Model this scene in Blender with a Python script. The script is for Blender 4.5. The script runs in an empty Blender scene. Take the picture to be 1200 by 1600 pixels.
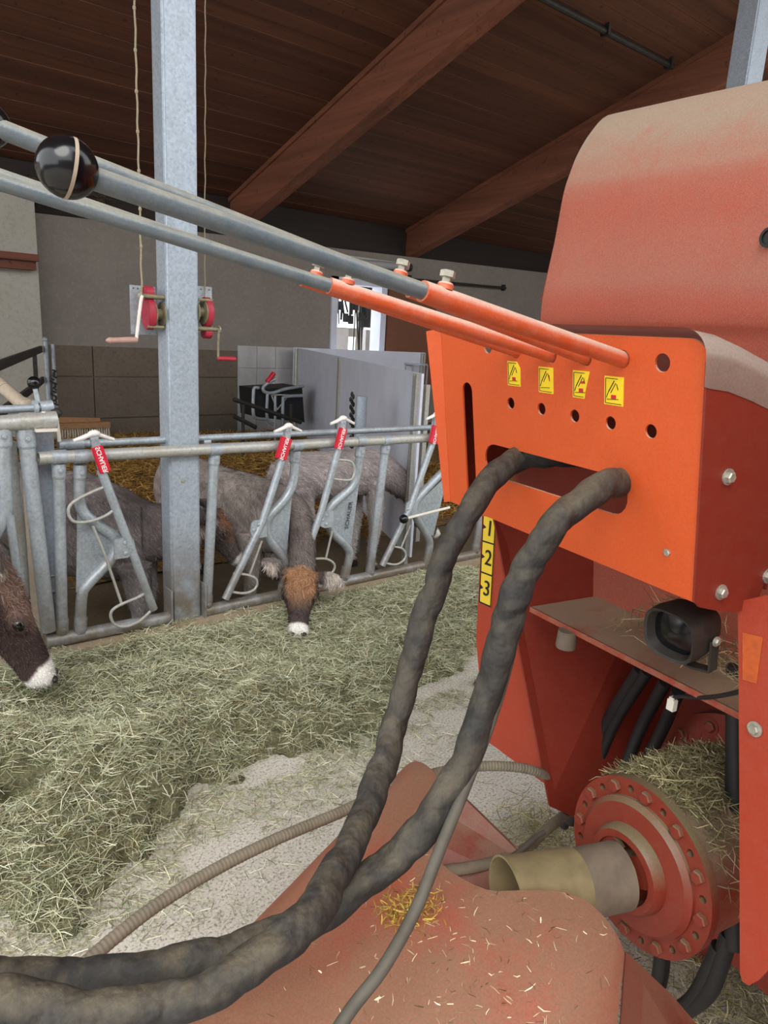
import bpy, bmesh, math, random
import numpy as np
from mathutils import Vector, Matrix

random.seed(7)
rng = np.random.default_rng(7)
scene = bpy.context.scene
COL = scene.collection
PI = math.pi

# ------------------------------------------------------------------ camera
F = 1110.0                     # focal length in pixels of the 1200x1600 frame
EYE = Vector((0, 0, 1.6))
D_ = Vector((-253, 4406, 1110)).normalized()
U_ = -D_
X_ = Vector((1393, -199.6, 1110)); X_ -= U_ * X_.dot(U_); X_.normalize()
Y_ = U_.cross(X_)
R3 = Matrix((X_, Y_, U_))      # camera (x right, y down, z forward) -> world
cam_d = bpy.data.cameras.new('camera')
cam = bpy.data.objects.new('camera', cam_d)
COL.objects.link(cam)
cam_d.sensor_fit = 'VERTICAL'
cam_d.sensor_height = 36.0
cam_d.sensor_width = 27.0
cam_d.lens = F / 1600 * 36.0
cam_d.clip_start = 0.05
cx, cy, cz = R3 @ Vector((1, 0, 0)), R3 @ Vector((0, -1, 0)), R3 @ Vector((0, 0, -1))
cam.matrix_world = Matrix(((cx.x, cy.x, cz.x, EYE.x), (cx.y, cy.y, cz.y, EYE.y), (cx.z, cy.z, cz.z, EYE.z), (0, 0, 0, 1)))
scene.camera = cam

# ------------------------------------------------------------------ light and exposure
world = bpy.data.worlds.new('daylight')
scene.world = world
world.use_nodes = True
wn = world.node_tree.nodes
wn['Background'].inputs['Color'].default_value = (0.93, 0.97, 1.0, 1)
wn['Background'].inputs['Strength'].default_value = 2.3
sun_d = bpy.data.lights.new('sun', 'SUN')
sun_d.energy = 2.3
sun_d.angle = math.radians(45)
sun_d.color = (1.0, 0.97, 0.92)
sun = bpy.data.objects.new('sun', sun_d)
COL.objects.link(sun)
sun.location = (-6, -4, 6)
sun.rotation_euler = Vector((0.42, 0.55, -0.82)).to_track_quat('-Z', 'Y').to_euler()
scene.view_settings.view_transform = 'Standard'
scene.view_settings.look = 'None'
scene.view_settings.gamma = 1
scene.view_settings.use_curve_mapping = False
scene.view_settings.exposure = 0.32

# ------------------------------------------------------------------ pixel / plane helpers
def ray(x, y):
    return R3 @ Vector((x - 600, y - 800, F))
def P(x, y, d):                                  # point seen at pixel, at depth d in front of the lens
    return EYE + ray(x, y) * (d / F)
def onz(x, y, z):
    r = ray(x, y); return EYE + r * ((z - EYE.z) / r.z)
def ony(x, y, v):
    r = ray(x, y); return EYE + r * (v / r.y)
def onplane(x, y, p, n):
    r = ray(x, y); return EYE + r * ((p - EYE).dot(n) / r.dot(n))
def proj(p):
    c = R3.transposed() @ (Vector(p) - EYE)
    return c.x / c.z * F + 600, c.y / c.z * F + 800, c.z

# machine axes: M along the machine (away, left), NH out towards the operator
VM = R3 @ Vector((-637, -313, 1110)); VM.z = 0; M = VM.normalized()
VV = (R3 @ Vector((319, 3421, 1110))); VV -= M * VV.dot(M); V = VV.normalized()   # down along the control panel
N = M.cross(V)
NH = Vector((-M.y, M.x, 0))
P0 = P(1095, 740, 1.0)
O0 = Vector((P0.x, P0.y, 0))
def mnz(m, n, z): return O0 + M * m + NH * n + Vector((0, 0, z))
def onN(x, y, n): return onplane(x, y, O0 + NH * n, NH)
def onM(x, y, m): return onplane(x, y, O0 + M * m, M)
def pan(u, v, n=0.0): return P0 + M * u + V * v + N * n        # panel coordinates
def onpan(x, y, off=0.0): return onplane(x, y, P0 + N * off, N)

# ------------------------------------------------------------------ materials
def srgb(r, g, b):
    f = lambda c: (c / 255 / 12.92) if c / 255 <= 0.04045 else ((c / 255 + 0.055) / 1.055) ** 2.4
    return (f(r), f(g), f(b), 1)

class NT:
    def __init__(s, name):
        s.m = bpy.data.materials.new(name); s.m.use_nodes = True
        s.t = s.m.node_tree; s.b = s.t.nodes['Principled BSDF']
        s.tc = s.t.nodes.new('ShaderNodeTexCoord')
    def n(s, typ, **kw):
        o = s.t.nodes.new('ShaderNode' + typ)
        for k, v in kw.items():
            if k in o.inputs: o.inputs[k].default_value = v
            else: setattr(o, k, v)
        return o
    def l(s, a, b): s.t.links.new(a, b)
    def geo(s): return s.n('NewGeometry')
    def mapping(s, scale, rot=(0, 0, 0), world=True):
        mp = s.n('Mapping'); mp.inputs['Scale'].default_value = scale; mp.inputs['Rotation'].default_value = rot
        s.l(s.geo().outputs['Position'] if world else s.tc.outputs['Object'], mp.inputs['Vector'])
        return mp.outputs['Vector']
    def noise(s, scale, vec=None, detail=4, rough=0.55, world=True):
        o = s.n('TexNoise', Scale=scale, Detail=detail, Roughness=rough)
        s.l(vec if vec else (s.geo().outputs['Position'] if world else s.tc.outputs['Object']), o.inputs['Vector'])
        return o.outputs['Fac']
    def ramp(s, fac, stops):
        r = s.n('ValToRGB'); e = r.color_ramp.elements
        while len(e) > 1: e.remove(e[-1])
        e[0].position, e[0].color = stops[0]
        for p, c in stops[1:]:
            k = e.new(p); k.color = c
        s.l(fac, r.inputs['Fac']); return r.outputs['Color']
    def mix(s, fac, a, b, mode='MIX'):
        x = s.n('MixRGB', blend_type=mode)
        for i, v in ((0, fac), (1, a), (2, b)):
            if isinstance(v, (int, float)): x.inputs[i].default_value = v
            elif isinstance(v, tuple): x.inputs[i].default_value = v
            else: s.l(v, x.inputs[i])
        return x.outputs['Color']
    def math(s, op, a, b=0.0):
        x = s.n('Math', operation=op)
        for i, v in enumerate((a, b)):
            if isinstance(v, (int, float)): x.inputs[i].default_value = v
            else: s.l(v, x.inputs[i])
        return x.outputs[0]
    def bump(s, h, strength=0.3, dist=0.01):
        b = s.n('Bump', Strength=strength, Distance=dist); s.l(h, b.inputs['Height']); s.l(b.outputs['Normal'], s.b.inputs['Normal'])
    def col(s, c):
        if isinstance(c, tuple): s.b.inputs['Base Color'].default_value = c
        else: s.l(c, s.b.inputs['Base Color'])
    def set(s, rough=0.6, metal=0.0, spec=0.5):
        s.b.inputs['Roughness'].default_value = rough; s.b.inputs['Metallic'].default_value = metal
        s.b.inputs['Specular IOR Level'].default_value = spec

K = lambda v: (v, v, v, 1)
def m_plain(name, c, rough=0.6, metal=0.0, var=0.25, scale=30):
    t = NT(name); f = t.noise(scale)
    t.col(t.mix(t.ramp(f, [(0.3, K(1 - var)), (0.7, K(1))]), (0, 0, 0, 1), c)); t.set(rough, metal); return t.m
def m_galv(name, c, dirt=0.35, dirtc=srgb(110, 92, 66), lowz=None):
    t = NT(name)
    vo = t.n('TexVoronoi', Scale=90.0); t.l(t.geo().outputs['Position'], vo.inputs['Vector'])
    f = t.noise(9, detail=6); g = t.noise(60)
    bw = t.n('RGBToBW'); t.l(vo.outputs['Color'], bw.inputs[0]); base = t.mix(0.28, c, bw.outputs[0], 'SOFT_LIGHT')
    base = t.mix(t.ramp(g, [(0.35, K(0)), (0.75, K(0.35))]), base, srgb(205, 212, 218))
    dm = t.ramp(f, [(0.45, K(0)), (0.72, K(dirt))])
    if lowz is not None:                                   # splashed muck low on posts
        sep = t.n('SeparateXYZ'); t.l(t.geo().outputs['Position'], sep.inputs[0])
        mr = t.n('MapRange'); t.l(sep.outputs['Z'], mr.inputs['Value'])
        mr.inputs['From Min'].default_value = lowz + 0.40; mr.inputs['From Max'].default_value = lowz - 0.10
        dm = t.mix(1.0, dm, t.math('MULTIPLY', mr.outputs[0], t.ramp(f, [(0.25, K(0.1)), (0.55, K(0.85))])), 'LIGHTEN')
    t.col(t.mix(dm, base, dirtc)); t.set(0.45, 0.35); t.bump(g, 0.08, 0.004); return t.m
def m_paint(name, c, dustc, up0=0.1, up1=0.85, base_dust=0.12, scratch=True, rough=0.5, amount=0.95, pmin=0.25, fs=7, f2s=45):
    t = NT(name); g = t.geo()
    sep = t.n('SeparateXYZ'); t.l(g.outputs['Normal'], sep.inputs[0])
    mr = t.n('MapRange'); t.l(sep.outputs['Z'], mr.inputs['Value'])
    mr.inputs['From Min'].default_value = up0; mr.inputs['From Max'].default_value = up1
    mr.inputs['To Max'].default_value = amount
    f = t.noise(fs, detail=6, rough=0.65); f2 = t.noise(f2s, detail=3); f3 = t.noise(260, detail=2)
    # settled dust where faces look up, broken by wiped patches
    patch = t.ramp(f, [(0.33, K(pmin)), (0.5, K(1))])
    d = t.math('MULTIPLY', mr.outputs[0], patch)
    d = t.math('ADD', d, t.math('MULTIPLY', t.ramp(f2, [(0.35, K(0)), (0.75, K(1))]), base_dust))
    d = t.math('MINIMUM', d, 0.97)
    cc = t.mix(t.ramp(f3, [(0.4, K(0)), (0.8, K(0.5))]), c, tuple(0.75 * x for x in c[:3]) + (1,))
    cc = t.mix(t.ramp(f, [(0.55, K(0)), (0.75, K(0.3))]), cc, tuple(0.7 * x for x in c[:3]) + (1,))
    dd = t.mix(f3, dustc, tuple(0.62 * x for x in dustc[:3]) + (1,))
    t.col(t.mix(d, cc, dd)); t.set(rough); t.bump(f3, 0.15, 0.003); return t.m

MAT = {}
MAT['galv'] = m_galv('galvanised_steel', srgb(160, 168, 174), lowz=0.15)
MAT['galv_post'] = m_galv('galvanised_post', srgb(158, 168, 180), dirt=0.12, lowz=0.2)
MAT['galv_dusty'] = m_galv('galvanised_dusty_rail', srgb(172, 170, 162), dirt=0.65, dirtc=srgb(168, 155, 132))
DUST = srgb(172, 162, 138)
MAT['orange'] = m_paint('orange_paint', srgb(208, 84, 32), srgb(222, 190, 165), base_dust=0.02, rough=0.55)
MAT['orange_dusty'] = m_paint('orange_paint_dusty', srgb(204, 84, 42), srgb(228, 206, 186), base_dust=0.14, up0=0.05, up1=0.9, pmin=.75)
MAT['red'] = m_paint('shaded_red_paint', srgb(128, 40, 25), srgb(150, 128, 105), base_dust=0.06, up0=0.3, up1=1.0, amount=0.75)  # red lowered so the paint itself carries the shade inside the machine
MAT['red_hopper'] = m_paint('red_hopper_paint', srgb(222, 92, 64), srgb(216, 202, 178), base_dust=0.55, up0=0.05, up1=0.60, pmin=.6, fs=9, f2s=650)
MAT['red_cover'] = m_paint('red_cover_paint', srgb(224, 104, 82), srgb(194, 166, 136), base_dust=0.7, up0=-0.2, up1=1.6, amount=0.95, pmin=.35, fs=3.5, f2s=500)
MAT['box_cover'] = m_paint('dusty_box_cover_paint', srgb(134, 43, 26), srgb(234, 218, 202), base_dust=0.06, up0=-.30, up1=.26, pmin=.92)  # base red matches the shade-darkened box side
MAT['shelf_dust'] = m_paint('dusty_shelf_paint', srgb(150, 60, 38), srgb(164, 144, 120), base_dust=0.4, up0=0.2, up1=0.8)
MAT['hub'] = m_paint('shaded_hub_paint', srgb(126, 42, 26), srgb(126, 112, 84), base_dust=0.10, up0=0.15, up1=0.8)  # hub red darkened in place of the shade around it
MAT['rubber'] = m_plain('black_rubber', srgb(30, 30, 31), 0.55, var=0.4)
MAT['black_gloss'] = m_plain('black_bakelite', srgb(14, 15, 18), 0.18, var=0.1)
MAT['black_plastic'] = m_plain('dusty_black_plastic', srgb(52, 47, 42), 0.6, var=0.45, scale=60)
MAT['steel'] = m_plain('bare_steel', srgb(128, 138, 146), 0.28, 0.75, var=0.15)
MAT['zinc'] = m_plain('zinc_bolt', srgb(190, 186, 172), 0.42, 0.5, var=0.4, scale=90)
MAT['pale'] = m_plain('cream_plastic', srgb(226, 218, 206), 0.5, var=0.15)
MAT['white'] = m_plain('white_plastic', srgb(232, 226, 222), 0.45, var=0.08)
MAT['tag_red'] = m_plain('red_plastic', srgb(206, 32, 56), 0.4, var=0.1)
MAT['winch_red'] = m_plain('winch_red', srgb(178, 42, 62), 0.5, var=0.35)
MAT['winch_metal'] = m_plain('dusty_winch_metal', srgb(150, 140, 112), 0.6, 0.3, var=0.5, scale=40)
MAT['grip'] = m_plain('dusty_pink_grip', srgb(190, 150, 138), 0.65, var=0.2)
MAT['yellow'] = m_plain('yellow_sticker', srgb(242, 208, 40), 0.5, var=0.08)
MAT['scale_yellow'] = m_plain('yellow_scale', srgb(240, 205, 60), 0.5, var=0.08)
MAT['ink'] = m_plain('black_ink', srgb(26, 24, 22), 0.6)
MAT['ink_red'] = m_plain('red_ink', srgb(205, 40, 40), 0.6)
MAT['grey_panel'] = m_plain('grey_panel', srgb(212, 214, 226), 0.55, var=0.12, scale=4)
MAT['dark'] = m_plain('dark_steel', srgb(60, 56, 52), 0.6, 0.3, var=0.5)
MAT['cord'] = m_plain('dusty_cord', srgb(165, 150, 125), 0.9, var=0.3, scale=200)
MAT['olive'] = m_plain('dusty_olive_plastic', srgb(142, 128, 92), 0.75, var=0.35, scale=22)
MAT['tube_grey'] = m_plain('dusty_grey_plastic', srgb(122, 108, 92), 0.8, var=0.35, scale=25)
MAT['brush_wood'] = m_plain('broom_wood', srgb(176, 130, 88), 0.7, var=0.25)
MAT['bristle'] = m_plain('broom_bristle', srgb(214, 196, 172), 0.8, var=0.3, scale=120)
MAT['brown_board'] = m_plain('brown_board', srgb(120, 72, 46), 0.6, var=0.2, scale=6)
MAT['tan_pipe'] = m_plain('tan_pipe', srgb(178, 162, 142), 0.6, var=0.2)
MAT['nest'] = m_plain('nest_straw', srgb(84, 70, 54), 0.95, var=0.5, scale=80)

def m_sleeve():
    t = NT('dusty_hose_sleeve'); f = t.noise(14, detail=6, rough=0.65); g = t.noise(300, detail=2)
    sep = t.n('SeparateXYZ'); t.l(t.geo().outputs['Normal'], sep.inputs[0])
    mr = t.n('MapRange'); t.l(sep.outputs['Z'], mr.inputs['Value']); mr.inputs['From Min'].default_value = -0.25; mr.inputs['From Max'].default_value = 1.0
    d = t.math('MULTIPLY', mr.outputs[0], t.ramp(f, [(0.38, K(0.1)), (0.6, K(.9))]))
    t.col(t.mix(d, srgb(36, 35, 35), t.mix(g, srgb(108, 98, 79), srgb(74, 67, 54)))); t.set(0.75); w_ = t.noise(34, detail=2, rough=.5); h_ = t.math('ADD', t.math('MULTIPLY', w_, 1.0), t.math('MULTIPLY', g, .06)); t.bump(h_, 0.9, 0.012); return t.m
MAT['sleeve'] = m_sleeve()
MAT['cable'] = m_plain('dusty_grey_cable', srgb(92, 86, 76), 0.7, var=0.35, scale=30)
MAT['ribbed'] = m_plain('dusty_ribbed_hose', srgb(134, 124, 106), 0.75, var=0.3, scale=30)

def m_concrete_floor():
    t = NT('alley_concrete'); a = t.noise(110, detail=3, rough=0.7); b = t.noise(3.0, detail=6); c = t.noise(30, detail=5)
    base = t.mix(b, srgb(206, 201, 190), srgb(184, 175, 160))
    base = t.mix(t.ramp(a, [(0.36, K(0.75)), (0.48, K(0))]), base, srgb(84, 76, 68))
    base = t.mix(t.ramp(a, [(0.56, K(0)), (0.68, K(0.6))]), base, srgb(226, 220, 212))
    base = t.mix(t.ramp(c, [(0.58, K(0)), (0.72, K(0.45))]), base, srgb(140, 120, 96))
    t.col(base); t.set(0.9); t.bump(a, 0.4, 0.004); return t.m
MAT['floor'] = m_concrete_floor()
def m_wall(name, c1, c2, stain, sx=1.0):
    t = NT(name); f = t.noise(1.6, detail=7, rough=0.65); g = t.noise(25, detail=6, rough=0.7)
    b = t.mix(f, c1, c2); b = t.mix(t.ramp(g, [(0.5, K(0)), (0.75, K(0.55))]), b, stain)
    t.col(b); t.set(0.9); t.bump(g, 0.25, 0.01); return t.m
MAT['plaster'] = m_wall('grey_render', srgb(146, 136, 127), srgb(120, 111, 103), srgb(160, 150, 140))
MAT['stone'] = m_wall('stained_concrete', srgb(124, 111, 96), srgb(92, 80, 68), srgb(66, 54, 44))
MAT['lightwall'] = m_wall('pale_render', srgb(188, 182, 170), srgb(160, 154, 142), srgb(126, 116, 100))
MAT['mud'] = m_wall('trodden_muck', srgb(100, 84, 60), srgb(72, 59, 42), srgb(122, 102, 70))
MAT['curb'] = m_wall('curb_concrete', srgb(166, 150, 124), srgb(138, 122, 98), srgb(110, 94, 72))
def m_tiles():
    t = NT('white_wall_tiles'); f = t.noise(8, detail=5)
    t.col(t.mix(f, srgb(196, 192, 190), srgb(160, 155, 152))); t.set(0.35); return t.m
MAT['tile'] = m_tiles()
def m_wood(name, c1, c2, axis_scale, seam=None, dark=srgb(34, 20, 14)):
    t = NT(name); v = t.mapping(axis_scale); f = t.noise(1.0, v, detail=7, rough=0.7); g = t.noise(14, detail=4)
    v2 = t.mapping(tuple(x * 0.25 for x in axis_scale)); h = t.noise(1.0, v2, detail=3)
    b = t.mix(t.ramp(f, [(0.35, K(0)), (0.66, K(1))]), c1, c2)
    b = t.mix(t.ramp(h, [(0.35, K(0.5)), (0.6, K(0))]), b, dark)
    b = t.mix(t.ramp(g, [(0.62, K(0)), (0.72, K(0.7))]), b, dark)
    t.col(b); t.set(0.75); t.bump(f, 0.3, 0.008); return t.m
MAT['dark_boards'] = m_wood('dark_boards', srgb(46, 32, 26), srgb(30, 22, 18), (0.5, 22, 22))
MAT['boards'] = m_wood('ceiling_boards', srgb(118, 72, 50), srgb(88, 54, 38), (0.5, 22, 22))
MAT['beam'] = m_wood('glulam_beam', srgb(156, 96, 70), srgb(118, 70, 50), (20, 0.5, 20), dark=srgb(76, 44, 32))
MAT['sill'] = m_wood('brown_timber', srgb(128, 74, 52), srgb(100, 56, 40), (1, 20, 20))
MAT['batten'] = m_wood('dusty_batten', srgb(128, 84, 60), srgb(70, 46, 34), (1.0, 24, 24))

def m_attr(name, rough=0.8, spec=0.3, bump=None):
    t = NT(name); a = t.n('VertexColor', layer_name='Col'); c = a.outputs['Color']
    if bump:
        f = t.noise(bump, detail=5, rough=0.7); c = t.mix(1.0, c, t.ramp(f, [(0.3, K(0.78)), (0.7, K(1))]), 'MULTIPLY'); t.bump(f, 0.35, 0.006)
    t.col(c); t.set(rough, 0, spec); return t.m
MAT['strand'] = m_attr('hay_strands', 0.7, 0.25)
MAT['coat'] = m_attr('cattle_coat', 0.85, 0.2, 70)
MAT['fur'] = m_attr('cattle_fur', 0.8, 0.25)
MAT['eye'] = m_plain('cattle_eye', srgb(16, 12, 10), 0.08, var=0.0)
MAT['nostril'] = m_plain('nostril_skin', srgb(40, 30, 30), 0.5, var=0.2)
MAT['ear_tag'] = m_plain('yellow_ear_tag', srgb(220, 205, 70), 0.5)
def m_haybase(name, c1, c2, c3):
    t = NT(name); f = t.noise(28, detail=7, rough=0.75); g = t.noise(4, detail=4)
    b = t.ramp(f, [(0.32, c1), (0.5, c2), (0.68, c3)]); t.col(b); t.set(0.95); t.bump(f, 0.9, 0.03); return t.m
MAT['haybase'] = m_haybase('hay_underlayer', srgb(62, 60, 38), srgb(112, 108, 78), srgb(158, 154, 118))
MAT['strawbase'] = m_haybase('straw_underlayer', srgb(60, 42, 18), srgb(116, 84, 40), srgb(160, 122, 66))
def m_emit(name, c, s):
    t = NT(name); t.col(c); t.b.inputs['Emission Color'].default_value = c; t.b.inputs['Emission Strength'].default_value = s; return t.m
MAT['daylit'] = m_emit('daylit_glass', (0.9, 0.97, 1, 1), 0.9)
MAT['tube'] = m_plain('lamp_tube', srgb(168, 166, 166), 0.35, var=0.1)

# ------------------------------------------------------------------ geometry helpers
WL = {}                                        # world location of every object made here
def thing(name, label, cat, loc, group=None):
    o = bpy.data.objects.new(name, None); o.empty_display_size = 0.1
    COL.objects.link(o); o.location = loc; WL[o.as_pointer()] = Vector(loc)
    o['label'] = label; o['category'] = cat
    if group: o['group'] = group
    return o
def tag(o, label=None, cat=None, group=None, kind=None):
    if label: o['label'] = label
    if cat: o['category'] = cat
    if group: o['group'] = group
    if kind: o['kind'] = kind
    return o
def place(o, parent, center):
    if parent is not None:
        o.parent = parent; o.location = center - WL[parent.as_pointer()]
    else:
        o.location = center
    WL[o.as_pointer()] = Vector(center)
def obj(name, bm, mat, parent=None, smooth=True, base=False, auto=35):
    """link a bmesh (world coordinates) as one mesh object, origin moved to its middle"""
    me = bpy.data.meshes.new(name)
    bmesh.ops.recalc_face_normals(bm, faces=bm.faces)
    lo = Vector((1e9,) * 3); hi = -lo
    for v in bm.verts:
        for i in range(3):
            lo[i] = min(lo[i], v.co[i]); hi[i] = max(hi[i], v.co[i])
    c = (lo + hi) / 2
    if base: c.z = lo.z
    for v in bm.verts: v.co -= c
    if smooth:
        ang = math.radians(auto)
        for f in bm.faces: f.smooth = True
        for e in bm.edges:
            if len(e.link_faces) == 2 and e.calc_face_angle(0) > ang: e.smooth = False
    bm.to_mesh(me); bm.free()
    for m in (mat if isinstance(mat, (list, tuple)) else [mat]): me.materials.append(m if not isinstance(m, str) else MAT[m])
    o = bpy.data.objects.new(name, me); COL.objects.link(o)
    place(o, parent, c); return o
def struct(name, bm, mat, **kw):
    o = obj(name, bm, mat, **kw); o['kind'] = 'structure'; return o

def frame(d, up=Vector((0, 0, 1))):
    d = Vector(d).normalized()
    if abs(d.dot(up)) > 0.97: up = Vector((1, 0, 0)) if abs(d.x) < 0.9 else Vector((0, 1, 0))
    s = d.cross(up).normalized(); return d, s, s.cross(d)
def box(bm, a, b, mi=0):
    x0, y0, z0 = a; x1, y1, z1 = b
    return hexa(bm, [Vector(p) for p in ((x0, y0, z0), (x1, y0, z0), (x1, y1, z0), (x0, y1, z0), (x0, y0, z1), (x1, y0, z1), (x1, y1, z1), (x0, y1, z1))], mi)
def hexa(bm, ps, mi=0):
    v = [bm.verts.new(p) for p in ps]
    for q in ((0, 3, 2, 1), (4, 5, 6, 7), (0, 1, 5, 4), (1, 2, 6, 5), (2, 3, 7, 6), (3, 0, 4, 7)):
        f = bm.faces.new([v[i] for i in q]); f.material_index = mi
    return v
def obox(bm, c, ax, ay, az, sx, sy, sz, mi=0):   # oriented box, full sizes
    c = Vector(c); ax, ay, az = ax * sx / 2, ay * sy / 2, az * sz / 2
    return hexa(bm, [c - ax - ay - az, c + ax - ay - az, c + ax + ay - az, c - ax + ay - az, c - ax - ay + az, c + ax - ay + az, c + ax + ay + az, c - ax + ay + az], mi)
def bar(bm, a, b, w, h, up=Vector((0, 0, 1)), mi=0):
    a, b = Vector(a), Vector(b); d, s, u = frame(b - a, up)
    obox(bm, (a + b) / 2, d, s, u, (b - a).length, w, h, mi)
def ringpts(c, s, u, rs, ru, n, ph=0.0):
    return [c + s * (rs * math.cos(ph + 2 * PI * i / n)) + u * (ru * math.sin(ph + 2 * PI * i / n)) for i in range(n)]
def skin_rings(bm, rings, cap0=True, cap1=True, mi=0):
    vs = [[bm.verts.new(p) for p in r] for r in rings]
    n = len(vs[0])
    for a, b in zip(vs, vs[1:]):
        for i in range(n):
            f = bm.faces.new((a[i], a[(i + 1) % n], b[(i + 1) % n], b[i])); f.material_index = mi
    if cap0: bm.faces.new(vs[0][::-1]).material_index = mi
    if cap1: bm.faces.new(vs[-1]).material_index = mi
    return vs
def catmull(pts, k):
    pts = [Vector(p) for p in pts]
    if k <= 1 or len(pts) < 3: return pts
    q = [pts[0] * 2 - pts[1]] + pts + [pts[-1] * 2 - pts[-2]]; out = []
    for i in range(1, len(q) - 2):
        a, b, c, d = q[i - 1:i + 3]
        for j in range(k):
            t = j / k
            out.append(0.5 * ((2 * b) + (c - a) * t + (2 * a - 5 * b + 4 * c - d) * t * t + (3 * b - a - 3 * c + d) * t ** 3))
    out.append(pts[-1]); return out
def tube(bm, pts, r, n=12, k=1, cap=True, mi=0, rfun=None, up=Vector((0, 0, 1))):
    m = len(pts); pts = catmull(pts, k)
    rr = r if isinstance(r, (list, tuple)) else [r] * m
    rs = []
    for i in range(len(pts)):
        t = i * (m - 1) / max(1, len(pts) - 1); j = min(int(t), m - 2) if m > 1 else 0
        rs.append(rr[j] + (rr[min(j + 1, m - 1)] - rr[j]) * (t - j))
    rings = []; s = None; L = 0
    for i, p in enumerate(pts):
        d = (pts[min(i + 1, len(pts) - 1)] - pts[max(i - 1, 0)]).normalized()
        if i: L += (p - pts[i - 1]).length
        if s is None: _, s, u = frame(d, up)
        else:
            s = (s - d * s.dot(d)).normalized()
        u = s.cross(d)
        if rfun: rings.append([p + (s * math.cos(a) + u * math.sin(a)) * rs[i] * rfun(a, L) for a in [2 * PI * q / n for q in range(n)]])
        else: rings.append(ringpts(p, s, u, rs[i], rs[i], n))
    return skin_rings(bm, rings, cap, cap, mi)
def cyl(bm, a, b, r, n=16, r2=None, cap=True, mi=0):
    return tube(bm, [Vector(a), Vector(b)], [r, r if r2 is None else r2], n, cap=cap, mi=mi)
def pipe(bm, a, b, ro, ri, n=24):               # open pipe with wall
    d, s, u = frame(Vector(b) - Vector(a)); a, b = Vector(a), Vector(b)
    vs = skin_rings(bm, [ringpts(a, s, u, ri, ri, n), ringpts(a, s, u, ro, ro, n), ringpts(b, s, u, ro, ro, n), ringpts(b, s, u, ri, ri, n)], False, False)
    for i in range(n): bm.faces.new((vs[3][i], vs[3][(i + 1) % n], vs[0][(i + 1) % n], vs[0][i]))
def lathe(bm, c, d, prof, n=32, up=Vector((0, 0, 1)), mi=0, cap0=True, cap1=True):  # prof: (axial, radius)
    d, s, u = frame(d, up)
    return skin_rings(bm, [ringpts(Vector(c) + d * t, s, u, r, r, n) for t, r in prof], cap0, cap1, mi)
def sphere(bm, c, r, seg=20, ring=12, sc=(1, 1, 1), rot=None, mi=0):
    mt = Matrix.Translation(c) @ (rot.to_4x4() if rot else Matrix()) @ Matrix.Diagonal((sc[0], sc[1], sc[2], 1))
    g = bmesh.ops.create_uvsphere(bm, u_segments=seg, v_segments=ring, radius=r, matrix=mt)
    for v in g['verts']:
        for f in v.link_faces: f.material_index = mi
def hexbolt(bm, c, d, r=0.011, h=0.009, washer=True, mi=0):
    d, s, u = frame(d); c = Vector(c)
    if washer: skin_rings(bm, [ringpts(c, s, u, r * 1.45, r * 1.45, 18), ringpts(c + d * 0.0025, s, u, r * 1.45, r * 1.45, 18)], mi=mi)
    skin_rings(bm, [ringpts(c, s, u, r, r, 6), ringpts(c + d * h * 0.8, s, u, r, r, 6), ringpts(c + d * h, s, u, r * 0.82, r * 0.82, 6)], mi=mi)
def plate(bm, outer, nrm, th, holes=(), mi=0):
    """flat plate: polygon of 3-D points, thickness th along -nrm, round or free holes cut through"""
    loops = [[Vector(p) for p in outer]] + [[Vector(p) for p in h] for h in holes]
    nrm = Vector(nrm).normalized(); off = -nrm * th
    fr = []; edges = []
    for lp in loops:
        v = [bm.verts.new(p) for p in lp]; fr.append(v)
        for i in range(len(v)): edges.append(bm.edges.new((v[i], v[(i + 1) % len(v)])))
    if len(loops) == 1:
        faces = [bm.faces.new(fr[0])]
    else:
        g = bmesh.ops.triangle_fill(bm, edges=edges, use_beauty=True, use_dissolve=False, normal=nrm)
        faces = [f for f in g['geom'] if isinstance(f, bmesh.types.BMFace)]
    mp = {}
    for v in [w for l in fr for w in l]: mp[v] = bm.verts.new(v.co + off)
    for f in faces:
        f.material_index = mi
        bm.faces.new([mp[v] for v in f.verts][::-1]).material_index = mi
    for v in fr:
        for i in range(len(v)):
            a, b = v[i], v[(i + 1) % len(v)]
            bm.faces.new((a, b, mp[b], mp[a])).material_index = mi
def grid_surf(bm, rows, th=0.0, mi=0):
    """sheet through rows of points; th gives it thickness"""
    v = [[bm.verts.new(p) for p in r] for r in rows]; fs = []
    for a, b in zip(v, v[1:]):
        for i in range(len(a) - 1):
            f = bm.faces.new((a[i], a[i + 1], b[i + 1], b[i])); f.material_index = mi; fs.append(f)
    if th: bmesh.ops.solidify(bm, geom=fs, thickness=th)
    return v
def circle3(c, a, b, r, n=24, r2=None):
    return [c + a * (r * math.cos(2 * PI * i / n)) + b * ((r2 or r) * math.sin(2 * PI * i / n)) for i in range(n)]
def text_mesh(name, s, size, right, up, center, mat, parent=None, th=0.0008, xs=1.0, bold=0.0):
    cu = bpy.data.curves.new('lettering', 'FONT'); cu.body = s; cu.size = size; cu.extrude = th; cu.offset = bold
    cu.align_x = 'CENTER'; cu.align_y = 'CENTER'; cu.resolution_u = 3
    o = bpy.data.objects.new('lettering', cu); COL.objects.link(o)
    dg = bpy.context.evaluated_depsgraph_get()
    me = bpy.data.meshes.new_from_object(o.evaluated_get(dg)); bpy.data.objects.remove(o)
    right = Vector(right).normalized(); up = Vector(up).normalized(); nn = right.cross(up)
    bm = bmesh.new(); bm.from_mesh(me); bpy.data.meshes.remove(me)
    for v in bm.verts: v.co = Vector(center) + right * v.co.x * xs + up * v.co.y + nn * v.co.z
    return obj(name, bm, mat, parent, smooth=False)
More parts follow.
